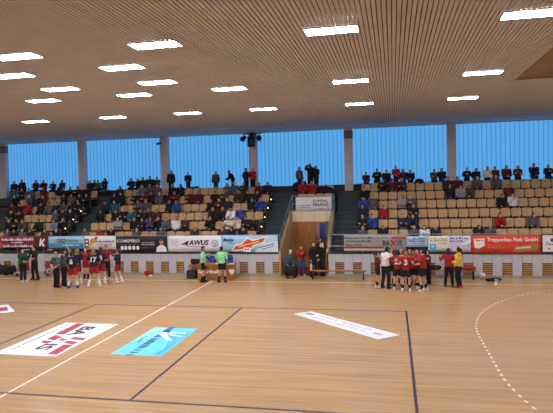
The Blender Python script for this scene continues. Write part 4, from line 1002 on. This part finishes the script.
loft(bm, [((wx, wy, 0)+Vector((0, 0, 0)) if False else Vector((wx, wy, 0))+rz_ @ V((0, y_, z_)), rz_ @ V((w_, 0, 0)), rz_ @ V((0, b_*math.sin(t_), b_*math.cos(t_)))) for y_, z_, w_, b_, t_ in ((-.08, .62, .25, .085, 0), (-.35, .60, .24, .085, .1), (-.50, .54, .24, .085, .8), (-.545, .40, .24, .075, 1.5), (-.545, .14, .23, .085, 1.57))], 14)
o = build('blanket', bm, CL['k'], None, None, True); tag(o, 'black blanket over the lap of the person in the wheelchair', 'blanket')
fp(301.6, 275.6, 245.4, .3, stride(pose(elL=(.26, -.06, 1.16), wrL=(.06, -.2, 1.3), elR=(-.26, -.04, 1.15), wrR=(-.2, -.16, 1.0), turn=-.6), .05), 'r', 'B', 'short', 'brown', 'w', 'person in red jacket and blue jeans standing before the brown door')
fp(313.6, 276.6, 241.8, .9, stride(pose(elL=(.27, .02, 1.14), wrL=(.24, -.1, .9)), .02, .05), 'k', 'k', 'short', 'black', 'k', 'person all in black, dark-haired, standing at the left end of the gym bench')
fp(322.4, 276, 242.8, -.9, pose(elL=(.27, -.03, 1.15), wrL=(.12, -.26, 1.12), elR=(-.27, -.03, 1.15), wrR=(-.1, -.28, 1.08)), 'k', 'k', 'bob', 'white', 'k', 'white-haired person in black coat talking beside the open doorway')
fp(320, 272, 238, .2, pose(), 'm', 'k', 'short', 'brown', 'k', 'person in maroon top standing far inside the open doorway', pos=Vector((at(320.5, 250, 1, 4.5).x, 4.5, 0)))
# right team
fp(377.6, 287.4, 251, PI/2+.3, stride(pose(**FWD), .03, .06), 'm', 'k', 'pony', 'brown', 'w', 'red jersey player with pale legs seen from the side, leftmost of the red team', TEAM2, True, socks=('k', .6))
fp(385.8, 288.4, 246.8, PI-.5, stride(pose(chest=(.0, -.06, 1.29), sho=(0, -.1, 1.41), neck=(0, -.13, 1.47), head=(0, -.18, 1.59), elL=(.27, -.12, 1.16), wrL=(.2, -.36, 1.1), elR=(-.27, -.12, 1.16), wrR=(-.2, -.36, 1.1)), .03, .04), 'w', 'k', 'short', 'black', 'k', 'coach in white shirt and black trousers leaning into the red team', sleeve=.7, topname='shirt')
fp(398, 289.8, 250.2, PI+.1, stride(pose(**HUG), .06), 'r', 'k', 'pony', 'black', 'w', 'red jersey player with number 23 on the back and dark ponytail', TEAM2, True, socks=('k', .62), number='23')
fp(406.4, 291.2, 250.6, PI-.05, stride(pose(**HUG), .04), 'r', 'k', 'bob', 'fair', 'w', 'red jersey player with number 3 on the back, nearest of the red team', TEAM2, True, socks=('k', .62), number='3')
fp(414.2, 288.6, 250.4, PI-.5, stride(pose(**HUG), .05), 'r', 'k', 'pony', 'fair', 'w', 'red jersey player number 9 between number 3 and the rightmost player', TEAM2, True, socks=('k', .62), number='9')
fp(423.4, 291, 248.2, -PI/2-.4, stride(pose(elL=(.27, -.04, 1.15), wrL=(.16, -.26, 1.1), elR=(-.3, -.1, 1.2), wrR=(-.32, -.34, 1.22)), .03, .06), 'r', 'k', 'pony', 'black', 'w', 'red jersey player with bare pale legs, rightmost of the red team', TEAM2, True, socks=('k', .62))
for u, vf, vh, rz, lab in ((391.5, 284.5, 247.6, .6, 'behind the white-shirted coach'), (401.5, 283, 248, .1, 'facing the camera between numbers 23 and 3'), (410, 283.4, 248.4, -.2, 'facing the camera between numbers 3 and 9'), (418, 285, 248.6, -.8, 'behind the rightmost red player')):
    fp(u, vf, vh, rz, pose(**HUG), 'r', 'k', rd.choice(['pony', 'bob', 'short']), rd.choice(['brown', 'black', 'fair']), 'k', 'far side red jersey player, '+lab, TEAM2, True, socks=('k', .6))
fp(428.6, 284, 252, -1.2, pose(**FWD), 'm', 'k', 'short', 'black', 'k', 'person in maroon top and black trousers right behind the red team')
fp(449, 287.2, 248, PI-.25, stride(pose(**dict(FWD, elL=(.36, -.02, 1.2), wrL=(.42, -.2, 1.32))), .04), 'r', 'k', 'bob', 'brown', 't', 'person in red jacket and black trousers standing beside the yellow goalkeeper')
e, q_, s_ = fp(458.8, 287.4, 247, -PI/2-.5, stride(pose(elL=(.26, -.04, 1.15), wrL=(.14, -.24, 1.08), elR=(-.27, -.14, 1.24), wrR=(-.2, -.38, 1.30)), .04), 'y', 'k', 'pony', 'black', 'r', 'goalkeeper in yellow jersey and black trousers with a white side stripe', sleeve=1.0, topname='jersey')
bm = bmesh.new()
for s in (-1, 1):
    h_, k_, a_ = hipj(default_pose(), s), V((s*.132, -.03, .49)), V((s*.16, .04, .14))
    tube(bm, [h_+V((s*.092, 0, 0)), k_+V((s*.062, 0, 0)), a_+V((s*.048, 0, 0))], .012, 6)
build('side_stripe', bm, CL['w'], e)

# ------------------------------------------------------------------ light of the sky, view
wld = bpy.data.worlds.new('world'); SC.world = wld; wld.use_nodes = True
wld.node_tree.nodes['Background'].inputs[0].default_value = (.30, .42, .62, 1); wld.node_tree.nodes['Background'].inputs[1].default_value = .6
vs = SC.view_settings
vs.view_transform = 'Standard'; vs.look = 'None'; vs.gamma = 1; vs.use_curve_mapping = False; vs.exposure = 0
for o_ in list(bpy.data.objects):
    if o_.get('label') and len(o_['label'].replace('-', ' ').split()) > 16: print('LONG', o_['label'])
SC.cycles.max_bounces = 8; SC.cycles.diffuse_bounces = 6
SC.cycles.use_denoising = True
SC.cycles.sample_clamp_indirect = 4
